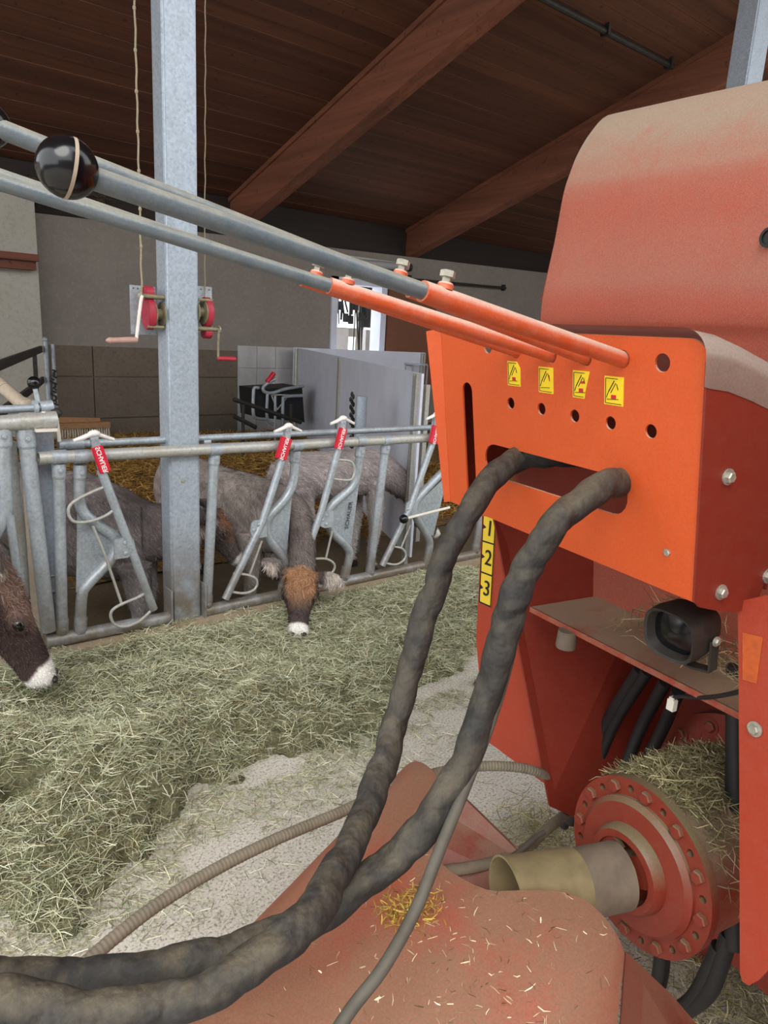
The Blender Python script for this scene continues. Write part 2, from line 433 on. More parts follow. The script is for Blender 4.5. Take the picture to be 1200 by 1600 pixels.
def raw_mesh(name, verts, faces4, colors, mat, parent=None, center=None):
    """big meshes straight from numpy; faces4 (n,4) indices; colors per vertex (n,3)"""
    me = bpy.data.meshes.new(name); c = verts.mean(0) if center is None else np.array(center)
    me.vertices.add(len(verts)); me.vertices.foreach_set('co', (verts - c).astype(np.float32).ravel())
    k = faces4.shape[1]; nf = len(faces4)
    me.loops.add(nf * k); me.loops.foreach_set('vertex_index', faces4.astype(np.int32).ravel())
    me.polygons.add(nf); me.polygons.foreach_set('loop_start', np.arange(0, nf * k, k, dtype=np.int32))
    me.polygons.foreach_set('loop_total', np.full(nf, k, dtype=np.int32))
    me.update(calc_edges=True); me.validate()
    if colors is not None:
        a = me.color_attributes.new('Col', 'FLOAT_COLOR', 'POINT')
        a.data.foreach_set('color', np.concatenate([colors, np.ones((len(colors), 1))], 1).astype(np.float32).ravel())
    me.materials.append(MAT[mat]); o = bpy.data.objects.new(name, me); COL.objects.link(o)
    place(o, parent, Vector(c)); return o
def strands(pos, length, width, elev, pal, seed, curl=0.35, azim=None):
    """ribbons of two bent quads: pos (n,3); returns verts, faces, colours"""
    r = np.random.default_rng(seed); n = len(pos)
    az = r.uniform(0, 2 * PI, n) if azim is None else azim + r.normal(0, 0.6, n)
    L = length * r.uniform(0.5, 1.4, n); el = r.normal(elev, 0.28, n)
    d = np.stack([np.cos(az) * np.cos(el), np.sin(az) * np.cos(el), np.sin(el)], 1)
    az2 = az + r.normal(0, curl, n); el2 = el + r.normal(-0.15, curl, n)
    d2 = np.stack([np.cos(az2) * np.cos(el2), np.sin(az2) * np.cos(el2), np.sin(el2)], 1)
    tw = r.normal(0, 1, (n, 3)); w = np.cross(d, tw); w /= np.linalg.norm(w, axis=1, keepdims=True) + 1e-9
    wid = (width * r.uniform(0.5, 1.5, n))[:, None] / 2
    p1 = pos; p0 = pos - d * (L / 2)[:, None]; p2 = pos + d2 * (L / 2)[:, None]
    v = np.stack([p0 - w * wid * .7, p0 + w * wid * .7, p1 - w * wid, p1 + w * wid, p2 - w * wid * .4, p2 + w * wid * .4], 1).reshape(-1, 3)
    b = (np.arange(n) * 6)[:, None]
    f = np.concatenate([b + np.array([[0, 1, 3, 2]]), b + np.array([[2, 3, 5, 4]])])
    pal = np.array([c[:3] for c in pal]); c = pal[r.integers(0, len(pal), n)] * r.uniform(0.75, 1.2, (n, 1))
    return v, f, np.repeat(c, 6, 0)
def vnoise(x, y, s, seed=0):
    """smooth value noise"""
    r = np.random.default_rng(seed); T = r.uniform(0, 1, (64, 64)); x = np.asarray(x) * s; y = np.asarray(y) * s
    xi = np.floor(x).astype(int); yi = np.floor(y).astype(int); fx = x - xi; fy = y - yi
    fx = fx * fx * (3 - 2 * fx); fy = fy * fy * (3 - 2 * fy); g = lambda i, j: T[i % 64, j % 64]
    return (g(xi, yi) * (1 - fx) + g(xi + 1, yi) * fx) * (1 - fy) + (g(xi, yi + 1) * (1 - fx) + g(xi + 1, yi + 1) * fx) * fy
NB = bmesh.new

# ------------------------------------------------------------------ the barn (setting)
ZF, ZP = -0.10, -0.35                       # feed alley floor, pen floor
bm = NB(); box(bm, (-40, -40, -0.2), (40, 3.37, ZF)); struct('floor', bm, 'floor', smooth=False)
bm = NB(); box(bm, (-40, 3.57, -0.5), (14.4, 10.3, ZP)); struct('floor', bm, 'mud', smooth=False)
bm = NB(); box(bm, (-12, 3.37, -0.5), (14.4, 3.57, 0.025)); struct('trim_1', bm, 'curb', smooth=False)

def wall_top(x): return 2.80 + 0.021 * (x - 2.5)
bm = NB()
for x0, x1, z0, z1 in ((-12, 7.0, ZP, None), (7.0, 8.12, 2.42, None), (8.12, 14.4, ZP, None)):
    a, b = (wall_top(x0), wall_top(x1)) if z1 is None else (z1, z1)
    hexa(bm, [Vector(p) for p in ((x0, 10.1, z0), (x1, 10.1, z0), (x1, 10.3, z0), (x0, 10.3, z0), (x0, 10.1, a), (x1, 10.1, b), (x1, 10.3, b), (x0, 10.3, a))])
struct('wall_back', bm, 'plaster', smooth=False)
bm = NB()                                   # board-marked concrete along the foot of the wall, with open joints
for i, (x0, x1) in enumerate(((2.45, 3.10), (3.115, 4.02), (4.035, 4.35), (4.365, 5.26))):
    for z0, z1 in ((ZP, 0.235), (0.25, 0.80), (0.815, 1.21)):
        box(bm, (x0, 10.065, z0), (x1, 10.11, z1))
struct('baseboard_back', bm, 'stone', smooth=False)
bm = NB()
for i in range(6):
    for j in range(5):
        x0 = 5.27 + i * 0.335 - (0.0); z1 = 1.29 - j * 0.335
        if x0 + 0.33 < 7.0: box(bm, (x0, 10.075, z1 - 0.33), (x0 + 0.328, 10.11, z1))
struct('trim_2', bm, 'tile', smooth=False)
bm = NB(); box(bm, (-12, 9.86, ZP), (2.44, 10.09, 2.95)); struct('wall_left', bm, 'lightwall', smooth=False)
bm = NB(); box(bm, (-12, 9.70, 2.10), (2.38, 9.86, 2.20)); box(bm, (-12, 9.64, 2.20), (2.40, 9.86, 2.28)); struct('trim_3', bm, 'sill', smooth=False)
bm = NB()                                   # timber boarding between wall head and roof
for j in range(7): box(bm, (-12, 10.2 + 0.004 * (j % 2), 2.6 + j * 0.15), (14.4, 10.24, 2.753 + j * 0.15))
struct('trim_4', bm, 'dark_boards', smooth=False)

bm = NB(); box(bm, (-8, -7.2, ZF), (14.6, -7, 4.2)); box(bm, (-8.2, -7.2, ZF), (-8, 3.4, 1.6)); struct('wall_light_block', bm, 'plaster', smooth=False)  # unseen walls added to cut low daylight on the machine
RT = 0.31
def roof_z(y): return 3.42 + RT * (10.1 - y)
bm = NB(); hexa(bm, [Vector(p) for p in ((14.6, -1.5, -.5), (14.8, -1.5, -.5), (14.8, 10.3, -.5), (14.6, 10.3, -.5), (14.6, -1.5, roof_z(-1.5) + .05), (14.8, -1.5, roof_z(-1.5) + .05), (14.8, 10.3, roof_z(10.3) + .05), (14.6, 10.3, roof_z(10.3) + .05))]); struct('wall_right', bm, 'plaster', smooth=False)
bm = NB(); w = 0.168; y = 10.18; k = 0
while y > -1.0:                              # roof boards, run along the barn
    y1 = y - w + 0.007; o = 0.004 * (k % 2)
    hexa(bm, [Vector(p) for p in ((-4, y1, roof_z(y1) + o), (14.6, y1, roof_z(y1) + o), (14.6, y, roof_z(y) + o), (-4, y, roof_z(y) + o),
                                  (-4, y1, roof_z(y1) + .03), (14.6, y1, roof_z(y1) + .03), (14.6, y, roof_z(y) + .03), (-4, y, roof_z(y) + .03))])
    y -= w; k += 1
box(bm, (-4, -1, 7), (-3.99, -0.99, 7.01))
struct('ceiling', bm, 'boards', smooth=False)
bm = NB(); hexa(bm, [Vector(p) for p in ((-4, -1, roof_z(-1) + .04), (14.6, -1, roof_z(-1) + .04), (14.6, 10.6, roof_z(10.6) + .04), (-4, 10.6, roof_z(10.6) + .04), (-4, -1, roof_z(-1) + .08), (14.6, -1, roof_z(-1) + .08), (14.6, 10.6, roof_z(10.6) + .08), (-4, 10.6, roof_z(10.6) + .08))])
struct('ceiling', bm, 'dark', smooth=False)
for x0 in (5.2, 8.62):
    bm = NB(); ya, yb = -1.0, 10.35
    for (a, b, h0, h1) in ((x0, x0 + 0.2, -0.48, 0.0), (x0 - 0.03, x0 + 0.23, -0.06, 0.0)):
        hexa(bm, [Vector(p) for p in ((a, ya, roof_z(ya) + h0), (b, ya, roof_z(ya) + h0), (b, yb, roof_z(yb) + h0), (a, yb, roof_z(yb) + h0), (a, ya, roof_z(ya) + h1), (b, ya, roof_z(ya) + h1), (b, yb, roof_z(yb) + h1), (a, yb, roof_z(yb) + h1))])
    struct('ceiling_beam', bm, 'beam', smooth=False)

# doorway into the milking room, brown sliding door beside it
t = thing('doorway', 'doorway in the grey back wall with bright glass behind dark milking tubes', 'doorway', (7.55, 10.15, 0)); 
t['kind'] = 'structure'; t.name = 'door_1'
bm = NB()
for x0, x1 in ((6.98, 7.10), (8.02, 8.14)): box(bm, (x0, 10.06, ZP), (x1, 10.34, 2.46))
box(bm, (6.98, 10.06, 2.36), (8.14, 10.34, 2.46)); obj('door_frame', bm, 'grey_panel', t, smooth=False)
bm = NB(); box(bm, (6.9, 12.6, ZP), (9.6, 12.7, 2.9)); obj('far_wall', bm, 'plaster', t, smooth=False)
bm = NB(); qa, qb, qc, qd = ony(572, 515, 10.9), ony(600, 515, 10.9), ony(519, 512, 12.0), ony(545, 512, 12.0); box(bm, (qa.x, 10.9, ZP), (qb.x + .4, 11.0, qa.z)); box(bm, (qc.x - .5, 12.0, ZP), (qd.x, 12.1, qc.z)); obj('tiled_partition', bm, 'tile', t, smooth=False)
for q0, q1 in (((514, 460), (556, 513)), ((542, 526), (553, 560)), ((560, 440), (584, 462))):
    a, b = ony(*q0, 12.42), ony(*q1, 12.42)
    bm = NB(); box(bm, (a.x, 12.4, b.z), (b.x, 12.44, a.z)); obj('window_pane', bm, 'daylit', t, smooth=False)
rr = random.Random(3); bm = NB()
for i in range(17):
    px = 516 + i * 4.2; yb = rr.uniform(478, 512) if not 8 < i < 13 else 552
    tube(bm, [ony(px, 425, 11.6), ony(px + rr.uniform(-3, 3), 462, 11.6), ony(px + rr.uniform(-3, 3), yb, 11.55)], rr.uniform(0.010, 0.026), 8, 4)
for i in range(7):
    c = ony(524 + i * 8, rr.uniform(476, 500), 11.5); box(bm, (c.x - .03, c.y - .05, c.z - .08), (c.x + .03, c.y + .05, c.z + .08))
c, c1 = ony(553, 430, 11.7), ony(589, 513, 11.7); box(bm, (c.x + .25, 11.7, c1.z), (c1.x, 11.74, c.z))
obj('milking_tubes', bm, 'rubber', t)
t = thing('door_2', 'brown sliding door board on the grey back wall', 'door', (8.65, 10.05, 1)); t['kind'] = 'structure'
bm = NB(); box(bm, (8.16, 10.03, ZP), (9.3, 10.07, 2.44)); obj('door_leaf', bm, 'brown_board', t, smooth=False)
bm = NB(); cyl(bm, (8.6, 10.02, 2.55), (11.12, 10.02, 2.60), 0.022, 10); box(bm, (8.6, 10.02, 2.5), (8.64, 10.1, 2.62)); box(bm, (11.08, 10.02, 2.55), (11.12, 10.1, 2.66)); obj('door_track', bm, 'dark', t)
t = thing('wall_lamp', 'long grey fluorescent tube lamp above the doorway', 'lamp', (7.85, 10.0, 2.72))
bm = NB(); tube(bm, [(7.12, 9.98, 2.70), (8.53, 9.98, 2.735)], 0.06, 16); obj('lamp_tube', bm, 'tube', t)
bm = NB(); box(bm, (7.12, 10.0, 2.73), (8.53, 10.1, 2.80)); obj('lamp_body', bm, 'galv_dusty', t, smooth=False)
bm = NB(); cyl(bm, (8.49, 9.98, 2.735), (8.56, 9.98, 2.737), 0.068, 14); obj('end_cap', bm, 'dark', t)

# dusty conduit strip under the roof
t = thing('ceiling_conduit', 'dark dusty conduit strip fixed under the roof boards between two beams', 'conduit', (7, 5.3, 4.7))
pa, pb = Vector((5.75, 5.32, roof_z(5.32) - .06)), Vector((8.45, 5.32, roof_z(5.32) - .06))
bm = NB(); tube(bm, [pa, pb], 0.032, 10); obj('pipe', bm, 'dark', t)
for f in (0.02, 0.5, 0.97):
    c = pa.lerp(pb, f); bm = NB(); box(bm, (c.x - .02, c.y - .05, c.z - .04), (c.x + .02, c.y + .05, c.z + .075)); obj('clamp', bm, 'dark', t, smooth=False)

# ------------------------------------------------------------------ steel posts, cords, winches
def hpost(name, label, x0, x1, y0, y1, z0, z1):
    t = thing(name, label, 'post', ((x0 + x1) / 2, (y0 + y1) / 2, z0))
    bm = NB(); vs = box(bm, (x0, y0, z0), (x1, y1, z1))
    bmesh.ops.bevel(bm, geom=[e for e in bm.edges if abs(e.verts[0].co.z - e.verts[1].co.z) > 1], offset=0.012, segments=3, affect='EDGES')
    obj('box_profile', bm, 'galv_post', t)
    return t
post = hpost('steel_post', 'galvanised square steel post carrying two hand winches, in front of the feed fence', 1.418, 1.583, 3.435, 3.565, -0.10, roof_z(3.5) - 0.02)
bm = NB(); hexbolt(bm, (1.49, 3.435, 0.80), (0, -1, 0), .008, .006); obj('bolt', bm, 'zinc', post)
post2 = hpost('steel_post', 'galvanised steel post rising behind the red hopper at the right edge', 6.62, 6.90, 3.435, 3.62, -0.35, roof_z(3.62) - 0.2)

def winch(label, sgn, plate_px, x_in, depth=3.5, fl=1):
    """hand winch on the side of the post; sgn -1 = left side"""
    cxp = ony(*plate_px, depth); t = thing('hand_winch', label, 'winch', cxp, 'hand winches on the post')
    x = cxp.x; z = cxp.z; s = sgn
    X = lambda d: x_in + s * d
    bm = NB()
    plate(bm, [(X(0.0), 3.56, z - .13), (X(0.125), 3.56, z - .13), (X(0.125), 3.56, z + .10), (X(0), 3.56, z + .10)], (0, -1, 0), 0.006,
          holes=[circle3(Vector((X(.02 + .022 * i), 3.56, z + .085)), Vector((1, 0, 0)), Vector((0, 0, 1)), .005, 10) for i in range(5)])
    obj('back_plate', bm, 'galv', t, smooth=False)
    bm = NB()                                     # red gear cover: slim D shaped case at the outer end
    prof = [(-.055, .0)] + [(-.055 + .0 + .06 * math.cos(a) - .0, .085 * math.sin(a) - .02) for a in np.linspace(PI * .5, -PI * .5, 2)]
    out = []
    for a in np.linspace(0, 2 * PI, 28, endpoint=False):
        r = 0.066; out.append(Vector((X(.078), 3.49 + r * math.cos(a) * .85, z - .03 + r * math.sin(a) * 1.15)))
    for a in np.linspace(0, 1, 1): pass
    plate(bm, out, (s, 0, 0), .034)
    out2 = [Vector((X(.082), 3.49 + .034 * math.cos(a), z - .03 + fl * (.095) + .034 * math.sin(a))) for a in np.linspace(0, 2 * PI, 20, endpoint=False)]
    plate(bm, out2, (s, 0, 0), .04)
    bmesh.ops.bevel(bm, geom=bm.edges[:], offset=.003, segments=2, affect='EDGES')
    obj('gear_cover', bm, 'winch_red', t)
    bm = NB(); lathe(bm, (X(-.004), 3.49, z - .03), (s, 0, 0), [(0, .06), (.006, .06), (.007, .026), (.042, .026), (.043, .06), (.048, .06)], 24); obj('drum', bm, 'winch_metal', t)
    bm = NB(); zz = z - .03 + fl * .08; zt = z - .03 - fl * .06; cyl(bm, (X(-.004), 3.46, zz), (X(.115), 3.46, zz), .011, 12); obj('shaft', bm, 'winch_metal', t)
    bm = NB(); cyl(bm, (X(0), 3.46, zt), (X(.08), 3.46, zt), .008, 10); obj('tie_rod', bm, 'winch_metal', t)
    bm = NB(); hexbolt(bm, (X(.112), 3.46, zz), (s, 0, 0), .014, .012); obj('nut', bm, 'zinc', t)
    return t, X, z
w1, X1, z1 = winch('left hand winch with red cover and crank beside the steel post', -1, (228, 480), 1.412)
# left crank
ch = lambda px, py, y: ony(px, py, y)
bm = NB(); a = Vector((X1(.108), 3.445, z1 + .05)); b = ch(213, 531, 3.42); tube(bm, [a, a.lerp(b, .15) + Vector((-.004, 0, 0)), b], .008, 10, 3); obj('crank_arm', bm, 'pale', w1)
bm = NB(); c = ch(170, 532, 3.42); d, s_, u_ = frame(c - b); lathe(bm, b, c - b, [(-.006, .009), (0, .013), (.03, .0145), (.11, .013), (.125, .015), (.14, .006)], 14); obj('crank_handle', bm, 'grip', w1)
w2, X2, z2 = winch('right hand winch with red cover, its crank hanging beside the steel post', 1, (336, 480), 1.588, fl=-1)
bm = NB(); a = Vector((X2(.108), 3.445, z2 - .11)); b = ch(341, 560, 3.45); tube(bm, [a, a.lerp(b, .5) + Vector((-.003, 0, 0)), b], .0065, 10, 3); obj('crank_arm', bm, 'winch_metal', w2)
bm = NB(); c = ch(371, 561, 3.45); lathe(bm, b, c - b, [(-.004, .008), (0, .0115), (.09, .0125), (.098, .009)], 14); obj('crank_handle', bm, 'winch_red', w2)

for px0, px1, py1, own in ((206, 222, 470, w1), (321, 320, 470, w2)):
    a = ony(px0, -160, 3.55 if px0 > 300 else 3.50); b = ony(px1, py1, a.y)
    bm = NB(); pts = [a.lerp(b, i / 40) + Vector((math.sin(i * 1.7) * .002, 0, 0)) for i in range(41)]
    top = Vector((a.x, a.y, roof_z(a.y) - 0.01)); pts = [top] + pts
    tube(bm, pts, 0.0045 if px0 < 300 else 0.003, 6)
    if px0 < 300:
        for i in range(9): sphere(bm, pts[3 + i * 4], 0.008, 8, 6, (1, 1, 1.4))
    obj('cord', bm, 'cord', own)

# ------------------------------------------------------------------ feed fence
def px_line(pts, y): return [ony(x, y_, y) for x, y_ in pts]
fence = thing('feed_fence', 'galvanised self-locking feed fence with red tagged headlocks beside the steel post', 'feed fence', (2.2, 3.43, 0))
YR = 3.41
ra, rb = ony(60, 716, YR), ony(672, 684, YR); rb = ra + (rb - ra) * 1.62
bm = NB(); pipe(bm, ra, rb, .029, .024, 20); obj('top_rail', bm, 'galv_dusty', fence)
la, lb = ony(112, 694, 3.50), ony(672, 668, 3.50); lb = la + (lb - la) * 1.65
bm = NB(); cyl(bm, la, lb, .019, 16); cyl(bm, la + Vector((-.06, 0, 0)), la + Vector((.05, 0, 0)), .027, 16)
for px in (290, 322): 
    c = ony(px, 691, 3.50); cyl(bm, c - Vector((.02, 0, 0)), c + Vector((.02, 0, 0)), .022, 14)
obj('locking_rail', bm, 'galv', fence)
B0 = [ony(72, 1003, 3.44), ony(258, 967, 3.44)]
bm = NB(); cyl(bm, B0[0], Vector((1.40, 3.44, .06)), .033, 18); box(bm, (1.398, 3.40, -.02), (1.408, 3.49, .22)); obj('bottom_rail', bm, 'galv', fence)
bm = NB(); cyl(bm, (1.596, 3.44, .055), (4.6, 3.44, .045), .033, 18); box(bm, (1.590, 3.40, -.02), (1.600, 3.49, .22)); obj('bottom_rail', bm, 'galv', fence)
def collar(bm, top, d, r=.031, L=.06):
    cyl(bm, top, top + d * L, r, 18); cyl(bm, top + d * L, top + d * (L + .012), r, 18, r2=r * .9)
def upright(a, b, r=.027, name='upright'):
    d = (b - a).normalized(); bm = NB(); cyl(bm, a, b, r, 18); collar(bm, a, d); collar(bm, b - d * .075, d)
    hexbolt(bm, a + d * .03 + Vector((0, -.031, 0)), (0, -1, 0), .009, .006); hexbolt(bm, b - d * .03 + Vector((0, -.031, 0)), (0, -1, 0), .009, .006)
    return obj(name, bm, 'galv', fence)
for a, b in (((92, 724), (97, 990)), ((335, 706), (323, 950)), ((603, 692), (577, 900)), ((775, 690), (741, 866))):
    upright(ony(*a, 3.43), ony(*b, 3.44))
# rail saddles
for px, py in ((92, 714), (126, 713), (336, 702), (463, 696), (563, 689), (604, 688)):
    bm = NB(); c = ony(px, py, YR); cyl(bm, c - Vector((.032, 0, 0)), c + Vector((.032, 0, 0)), .0325, 18)
    obj('rail_clamp', bm, 'galv', fence)
def headlock(fix, arm, tagq, loops, link, side, pivot, plate_px, letters):
    # fixed bent bar with its guard plate
    pts = px_line(fix, 3.43); bm = NB(); tube(bm, pts, .027, 18, 7)
    d = (pts[1] - pts[0]).normalized(); collar(bm, pts[0], d); d2 = (pts[-1] - pts[-2]).normalized(); collar(bm, pts[-1] - d2 * .08, d2)
    hexbolt(bm, pts[0] + d * .035 + Vector((0, -.031, 0)), (0, -1, 0), .009, .006); hexbolt(bm, pts[-1] - d2 * .02 + Vector((0, -.031, 0)), (0, -1, 0), .009, .006)
    fb = obj('fixed_bar', bm, 'galv', fence)
    pp = px_line(plate_px, 3.435); bm = NB(); plate(bm, pp, (0, -1, 0), .006); obj('guard_plate', bm, 'grey_panel_galv', fb, smooth=False)
    # swing arm
    A = px_line(arm, 3.375); bm = NB(); tube(bm, A[1:], .0215, 16); bar(bm, A[0], A[1] + (A[2] - A[1]) * .1, .035, .016, Vector((0, 1, 0)))
    sw = obj('swing_arm', bm, 'galv', fence)
    for lp in loops:
        bm = NB(); tube(bm, px_line(lp, 3.375), .0075, 10, 6); obj('guide_loop', bm, 'galv_dusty', sw)
    if link:
        bm = NB(); tube(bm, px_line(link, 3.39), .007, 8); obj('link_rod', bm, 'galv_dusty', sw)
    # pivot bracket
    c = ony(*pivot, 3.365); bm = NB(); w, h = .042, .05; s = side
    out = [c + Vector((-s * .05, 0, .045)), c + Vector((s * .02, 0, .05)), c + Vector((s * .042, 0, .035)), c + Vector((s * .05, 0, -.01)), c + Vector((s * .04, 0, -.04)), c + Vector((s * .01, 0, -.055)), c + Vector((-s * .055, 0, -.055))]
    plate(bm, out, (0, -1, 0), .012)
    for dx, dz in ((.0, .022), (.03 * s, -.004), (.0, -.032)): 
        lathe(bm, c + Vector((dx, 0, dz)), (0, -1, 0), [(-.001, .011), (.004, .010), (.007, .004)], 12)
    obj('pivot_bracket', bm, 'galv', sw)
    # release catch: pale two-winged lever
    e = A[0] + Vector((0, -.012, .01)); dd = (A[1] - A[0]).normalized(); bm = NB()
    sphere(bm, e + Vector((0, 0, .012)), .022, 14, 8, (1.3, .7, .7))
    tube(bm, [e + Vector((.01, 0, .018)), e + Vector((-.05, -.005, -.004)), e + Vector((-.095, -.01, -.016))], [.012, .011, .008], 8)
    tube(bm, [e + Vector((-.01, 0, .018)), e + Vector((.05, .01, -.006)), e + Vector((.095, .02, -.024))], [.012, .009, .008], 8)
    obj('release_catch', bm, 'white', sw)
    bm = NB(); f0 = A[0] + Vector((0, -.012, 0)); bar(bm, f0 - dd * .015, f0 + dd * .07, .036, .012, Vector((0, 1, 0)))
    for o in (-.009, .009): lathe(bm, f0 + Vector((o, -.006, -.005 + o * .3)), (0, -1, 0), [(0, .008), (.004, .007)], 10)
    obj('catch_bracket', bm, 'galv', sw, smooth=False)
    # red tag with lettering running along the arm
    q = px_line(tagq, 3.352); cc = sum(q, Vector()) / 4; dn = ((q[3] + q[2]) - (q[0] + q[1])).normalized(); rt = ((q[1] + q[2]) - (q[0] + q[3])); wd = rt.length / 2
    ln = ((q[3] - q[0]).length + (q[2] - q[1]).length) / 2
    rt = rt - dn * rt.dot(dn); rt.normalize(); bm = NB(); obox(bm, cc, rt, dn, Vector((0, 1, 0)), wd, ln, .018)
    bmesh.ops.bevel(bm, geom=bm.edges[:], offset=.004, segments=2, affect='EDGES')
    tg = obj('lock_tag', bm, 'tag_red', fence)
    if letters:
        rd = dn if letters > 0 else -dn; upv = rd.cross(Vector((0, 1, 0))) * -1
        text_mesh('lettering', 'SCHAUER', .030, rd, upv, cc + Vector((0, -.0098, 0)), 'white', tg, xs=.98, bold=.0006)
    return fb
MAT['grey_panel_galv'] = m_galv('galvanised_plate', srgb(150, 158, 164), dirt=0.2)
headlock([(125, 726), (126, 790), (146, 815), (176, 836), (183, 853), (172, 876), (138, 912), (128, 932), (125, 988)],
         [(146, 684), (158, 735), (203, 852), (240, 952)], [(142, 701), (160, 695), (173, 735), (157, 741)],
         [[(166, 760), (150, 766), (125, 778), (110, 789), (107, 802), (114, 814), (130, 816), (150, 812), (168, 804), (181, 794)],
          [(228, 926), (214, 934), (190, 944), (176, 953), (173, 964), (180, 976), (196, 979), (215, 972), (228, 962), (237, 953)]],
         [(145, 822), (165, 870), (191, 946)], 1, (196, 855), [(121, 800), (132, 803), (170, 836), (178, 853), (168, 872), (134, 908), (119, 926)], 1)
headlock([(462, 704), (458, 752), (446, 778), (422, 805), (415, 822), (420, 842), (440, 868), (446, 888), (441, 930)],
         [(449, 671), (441, 718), (410, 815), (352, 936)], [(439, 682), (457, 686), (446, 719), (430, 716)],
         [[(365, 896), (385, 898), (398, 903), (402, 912), (396, 922), (380, 927), (357, 924)]], [(409, 845), (390, 898)], -1, (404, 826),
         [(457, 764), (447, 782), (426, 808), (419, 822), (424, 840), (442, 864), (447, 876)], -1)
headlock([(564, 697), (558, 740), (548, 762), (520, 788), (512, 806), (518, 830), (540, 852), (546, 868), (537, 905)],
         [(534, 659), (529, 700), (502, 800), (474, 878)], [(530, 668), (543, 670), (534, 703), (522, 700)],
         [[(492, 873), (508, 873), (519, 878), (523, 886), (517, 896), (500, 900), (484, 899)], [(522, 718), (545, 720), (553, 728), (553, 742), (545, 750), (518, 748)]], [(519, 830), (509, 873)], -1, (510, 811),
         [(562, 748), (551, 766), (525, 792), (516, 806), (521, 828), (542, 849), (548, 856)], -1)
headlock([(708, 694), (700, 728), (684, 745), (656, 775), (647, 792), (652, 812), (668, 838), (671, 855), (663, 890)],
         [(680, 652), (676, 692), (640, 795), (597, 884)], [(676, 664), (689, 666), (683, 694), (670, 692)],
         [[(614, 854), (628, 857), (634, 866), (630, 876), (618, 882), (602, 880)]], [(641, 820), (627, 855)], -1, (643, 794),
         [(700, 740), (689, 752), (660, 779), (651, 792), (656, 810), (671, 834), (677, 838)], -1)
# raised lettering on the third guard plate
pl = [o for o in bpy.data.objects if o.name.startswith('guard_plate')][2]
ca, cb = ony(541, 828, 3.425), ony(549, 782, 3.425)
text_mesh('lettering', 'SCHAUER', .040, cb - ca, (cb - ca).normalized().cross(Vector((0, -1, 0))) * -1, (ca + cb) / 2, 'ink', fence, xs=1.0)
# ball-ended latch lever near the machine
bm = NB(); a = ony(631, 811, 3.30); b = ony(702, 793, 3.30); cyl(bm, a, b, .009, 10); lv = obj('latch_lever', bm, 'pale', fence)
bm = NB(); sphere(bm, a, .03); obj('ball_knob', bm, 'black_gloss', lv)
# lever of the locking rail at its left end
bm = NB(); a = ony(87, 645, 3.48); b = ony(93, 690, 3.48); cyl(bm, a, b, .009, 10); lv = obj('locking_lever', bm, 'pale', fence)
bm = NB(); sphere(bm, a, .027, sc=(1, 1, .85)); obj('ball_knob', bm, 'black_plastic', lv)

# taller fence to the left
f2 = thing('feed_fence', 'taller galvanised feed fence at the left edge, ending beside the shorter one', 'feed fence', (0.5, 3.45, 0))
a, b = ony(80, 656, 3.40), ony(0, 662, 3.40); b = a + (b - a) * 6
bm = NB(); cyl(bm, a, b, .036, 20); 
for f in (.02, .2): 
    c = a.lerp(b, f * .4); cyl(bm, c - Vector((.03, 0, 0)), c + Vector((.03, 0, 0)), .039, 20)
obj('top_rail', bm, 'galv_dusty', f2)
a, b = ony(62, 637, 3.50), ony(0, 640, 3.50); b = a + (b - a) * 7
bm = NB(); cyl(bm, a, b, .018, 14); cyl(bm, ony(82, 635, 3.50), a, .03, 18); cyl(bm, ony(52, 638, 3.5), ony(58, 638, 3.5), .036, 18); obj('locking_rail', bm, 'galv', f2)
bm = NB(); a = ony(53, 598, 3.5); b = ony(60, 630, 3.5); cyl(bm, a, b, .011, 10); lv = obj('locking_lever', bm, 'galv', f2)
bm = NB(); sphere(bm, a, .029); obj('ball_knob', bm, 'black_gloss', lv)
bm = NB(); a, b = ony(39, 670, 3.41), ony(76, 985, 3.43); d = (b - a).normalized(); cyl(bm, a, b, .034, 20); collar(bm, a, d, .039, .075)
hexbolt(bm, a + d * .04 + Vector((0, -.039, 0)), (0, -1, 0), .01, .007); obj('upright', bm, 'galv', f2)
bm = NB(); pts = px_line([(3, 668), (6, 740), (8, 790), (2, 815), (-20, 850), (-38, 880)], 3.41); tube(bm, pts, .033, 20, 5); collar(bm, pts[0], Vector((0, 0, -1)), .038, .075)
hexbolt(bm, pts[0] + Vector((0, -.038, -.035)), (0, -1, 0), .01, .007); obj('fixed_bar', bm, 'galv', f2)
bm = NB(); pts = px_line([(15, 806), (24, 870), (34, 950), (40, 1010)], 3.39); tube(bm, pts, .019, 16); obj('swing_arm', bm, 'galv', f2)
bm = NB(); pts = px_line([(18, 690), (24, 760), (34, 850), (40, 930)], 3.52); tube(bm, pts, .02, 14); obj('swing_arm', bm, 'galv_dusty', f2)
bm = NB(); c = ony(70, 671, 3.39); obox(bm, c, Vector((1, 0, 0)), Vector((0, 1, 0)), Vector((0, 0, 1)), .09, .07, .012); cyl(bm, c, c + Vector((0, 0, .08)), .008, 8); obj('latch_plate', bm, 'pale', f2)
t = thing('gate_post', 'square galvanised post between the tall and the short feed fence', 'post', (0.86, 3.53, -0.1))
bm = NB(); a = ony(68, 690, 3.53); box(bm, (a.x - .05, 3.49, ZP), (a.x + .035, 3.57, a.z + .06)); obj('tube', bm, 'galv_post', t, smooth=False)
for z in (.3, .38):
    bm = NB(); cyl(bm, (a.x - .055, 3.485, z), (a.x + .04, 3.485, z), .007, 8); obj('strap', bm, 'galv', t)
bm = NB(); a, b = P(-30, 575, 3.7), P(38, 634, 3.55); tube(bm, [a, b], .033, 16); c = a.lerp(b, .55); cyl(bm, c, c + (b - a) * .02, .036, 16)
